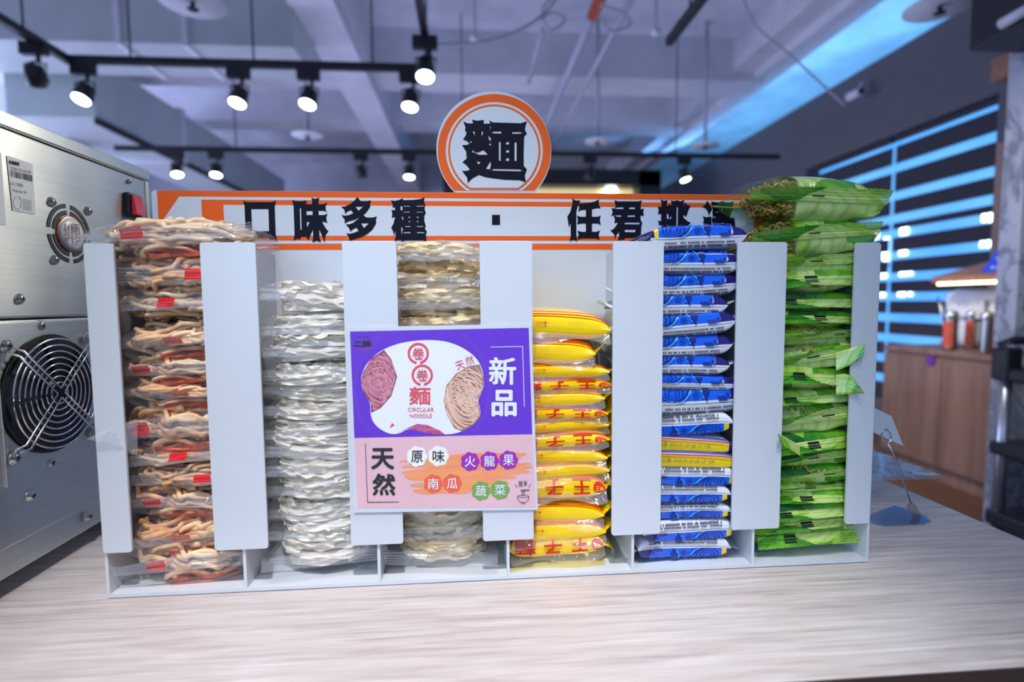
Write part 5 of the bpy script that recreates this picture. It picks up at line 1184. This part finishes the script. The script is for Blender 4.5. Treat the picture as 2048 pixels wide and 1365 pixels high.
GRS = stack(5, 1640, grows, GR, 'green_noodle_pack', 'green cabbage-print noodle pack, %s of the green stack', 'noodle pack', 'green noodle packs in the rightmost compartment', xo=.001, zsc=1.08,
      over={0: dict(p=GT[0], dx=-.003, dy=-.012, rot=(3, 3, -5), sc=(1.0, 1)), 1: dict(p=GT[0], dx=-.004, dy=-.006, rot=(-2, -3, -3), sc=(.96, 1)), 7: dict(p=GR[0], dx=.003, dy=-.004, rot=(0, -8, -5)), 8: dict(p=GR[1], dx=.003, dy=-.004, rot=(-4, 5, 4)), 10: dict(p=GR[2], rot=(0, -7, -6)), 11: dict(dx=-.002, dy=-.003, rot=(4, -4, 5), p=GR[3]), 18: dict(p=GR[1], rot=(-4, 0, 4))},
      lab={0: 'topmost green cabbage-print pack with noodles showing at its clear end', 1: 'second green pack with clear end, above the rightmost strips', 18: 'bottom green cabbage-print pack sagging over the rack floor'})

for ch in UDS[0].children:
    if ch.name.split('.')[0] in ('wrapper', 'crimped_seal', 'red_film_print'): ch.scale.x = 1.13
# corners of wrappers that stick out past the front strips
def corner(pack, A, B, mat, y0=.001, y1=-.010):
    """film corner between two pixel polylines, leaning forward past the strip"""
    bpy.context.view_layer.update(); inv = np.array(pack.matrix_world.inverted()); n = len(A); G = []
    for i in range(n):
        yy = y0 + (y1 - y0) * i / (n - 1); row = []
        for j in range(9):
            q = j / 8; p = onY(A[i][0] * (1 - q) + B[i][0] * q, A[i][1] * (1 - q) + B[i][1] * q, yy + .0005 * (-1) ** j + .0015 * math.sin(q * 3 + i)); row.append((inv @ np.array([*p, 1]))[:3])
        G.append(row)
    m = MB().grid(np.array(G)); link('wrapper_corner', m.mesh('wrapper_corner', mat, True, uv=[(.5 + .04 * k, .4 + .02 * (k % 9)) for k in range(len(m.v))], fix=False), pack)
corner(UDS[6], [(275, 838), (250, 846), (218, 858), (196, 868), (174, 878)], [(275, 912), (250, 904), (220, 893), (196, 886), (174, 880)], M_crimp)
corner(GRS[7], [(1672, 706), (1692, 700), (1712, 693), (1730, 688)], [(1672, 742), (1692, 735), (1712, 724), (1728, 712)], M_cab1)
corner(GRS[8], [(1672, 750), (1690, 748), (1704, 752), (1722, 778)], [(1672, 790), (1690, 789), (1708, 788), (1729, 787)], M_cab1)
corner(GRS[11], [(1600, 892), (1580, 880), (1566, 872), (1555, 867)], [(1600, 912), (1580, 900), (1566, 892), (1560, 884)], M_cab1)

# ---------------------------------------------------------------- price clip and clear tub on the counter
bq = [onZ(x, y, .001) for x, y in ((1742, 1030), (1790, 1012), (1845, 1030), (1862, 1043), (1848, 1049), (1768, 1053), (1738, 1044))]
bc = onZ(1828, 1036, .001)
r = thing('price_clip_stand', bc, 'metal clip stand holding a white price card right of the rack', 'price stand')
M_bl = pm('blue_reflection_steel', (.45, .6, .8), .18, 1.0)  # blue reflection on the metal put into its base colour
wpart(r, 'base_plate', MB().prism([(p[0], p[1], .0005) for p in bq], (0, 0, .0012)), M_bl)
wy = bc[1]; tp = onY(1778, 878, wy - .005); bt = (bc[0] - .002, wy, .012)
wpart(r, 'foot_tab', MB().prism([tuple(onY(x, y, wy)) for x, y in ((1815, 1008), (1824, 1005), (1834, 1014), (1843, 1036), (1826, 1036), (1816, 1018))], (0, .0012, 0)), M_screw)
wpart(r, 'wire', MB().tube([tuple(onY(1822, 1008, wy)), tuple(onY(1806, 960, wy)), tuple(onY(1790, 915, wy)), tuple(onY(1776, 886, wy))], .0011, 8), M_screw, True)
lc = onY(1771, 872, wy); aa = np.linspace(0, 4 * math.pi, 50)
wpart(r, 'clip_loop', MB().tube([(lc[0] + .0065 * math.cos(q), lc[1] - .001 * q / 6, lc[2] + .0085 * math.sin(q) - .006 * math.cos(q) * .6) for q in aa], .0011, 6), M_chrome, True)
cdv = [onY(x, y, wy - .004 + .004) for x, y in ((1740, 812), (1783, 833), (1807, 893), (1740, 862))]
wpart(r, 'price_card', MB().prism([tuple(p) for p in cdv], (0, .0006, 0)), M_pwhite)
M_tub = film('clear_tub_plastic', tint=(.93, .96, 1.0), milk=.10, gloss=1.6, bscale=12, bstr=.12, rough=.05)
fl = onY(1832, 935, .20); tx1 = fl[0]; tz = fl[2]
r = thing('clear_tub', (tx1 - .07, .24, 0), 'clear plastic tub with wide lid half hidden behind the rack', 'tub')
def loft(x0, x1, y0, y1, z0, x2, x3, y2, y3, z1):
    return MB().add([(x0, y0, z0), (x1, y0, z0), (x1, y1, z0), (x0, y1, z0), (x2, y2, z1), (x3, y2, z1), (x3, y3, z1), (x2, y3, z1)], [(0, 3, 2, 1), (0, 1, 5, 4), (1, 2, 6, 5), (2, 3, 7, 6), (3, 0, 4, 7), (4, 5, 6, 7)])
bx = onY(1757, 990, .20)[0]
wpart(r, 'tub_body', loft(bx - .10, bx - .006, .20, .30, .002, bx - .115, bx + .004, .19, .31, tz - .004), M_tub)
wpart(r, 'lid', MB().box((bx - .13, .155, tz - .003), (tx1, .33, tz + .003), bev=.002), M_tub)
wpart(r, 'lid_dome', loft(bx - .11, bx + .002, .20, .30, tz + .003, bx - .10, bx - .012, .21, .29, onY(1752, 868, .2)[2]), M_tub)
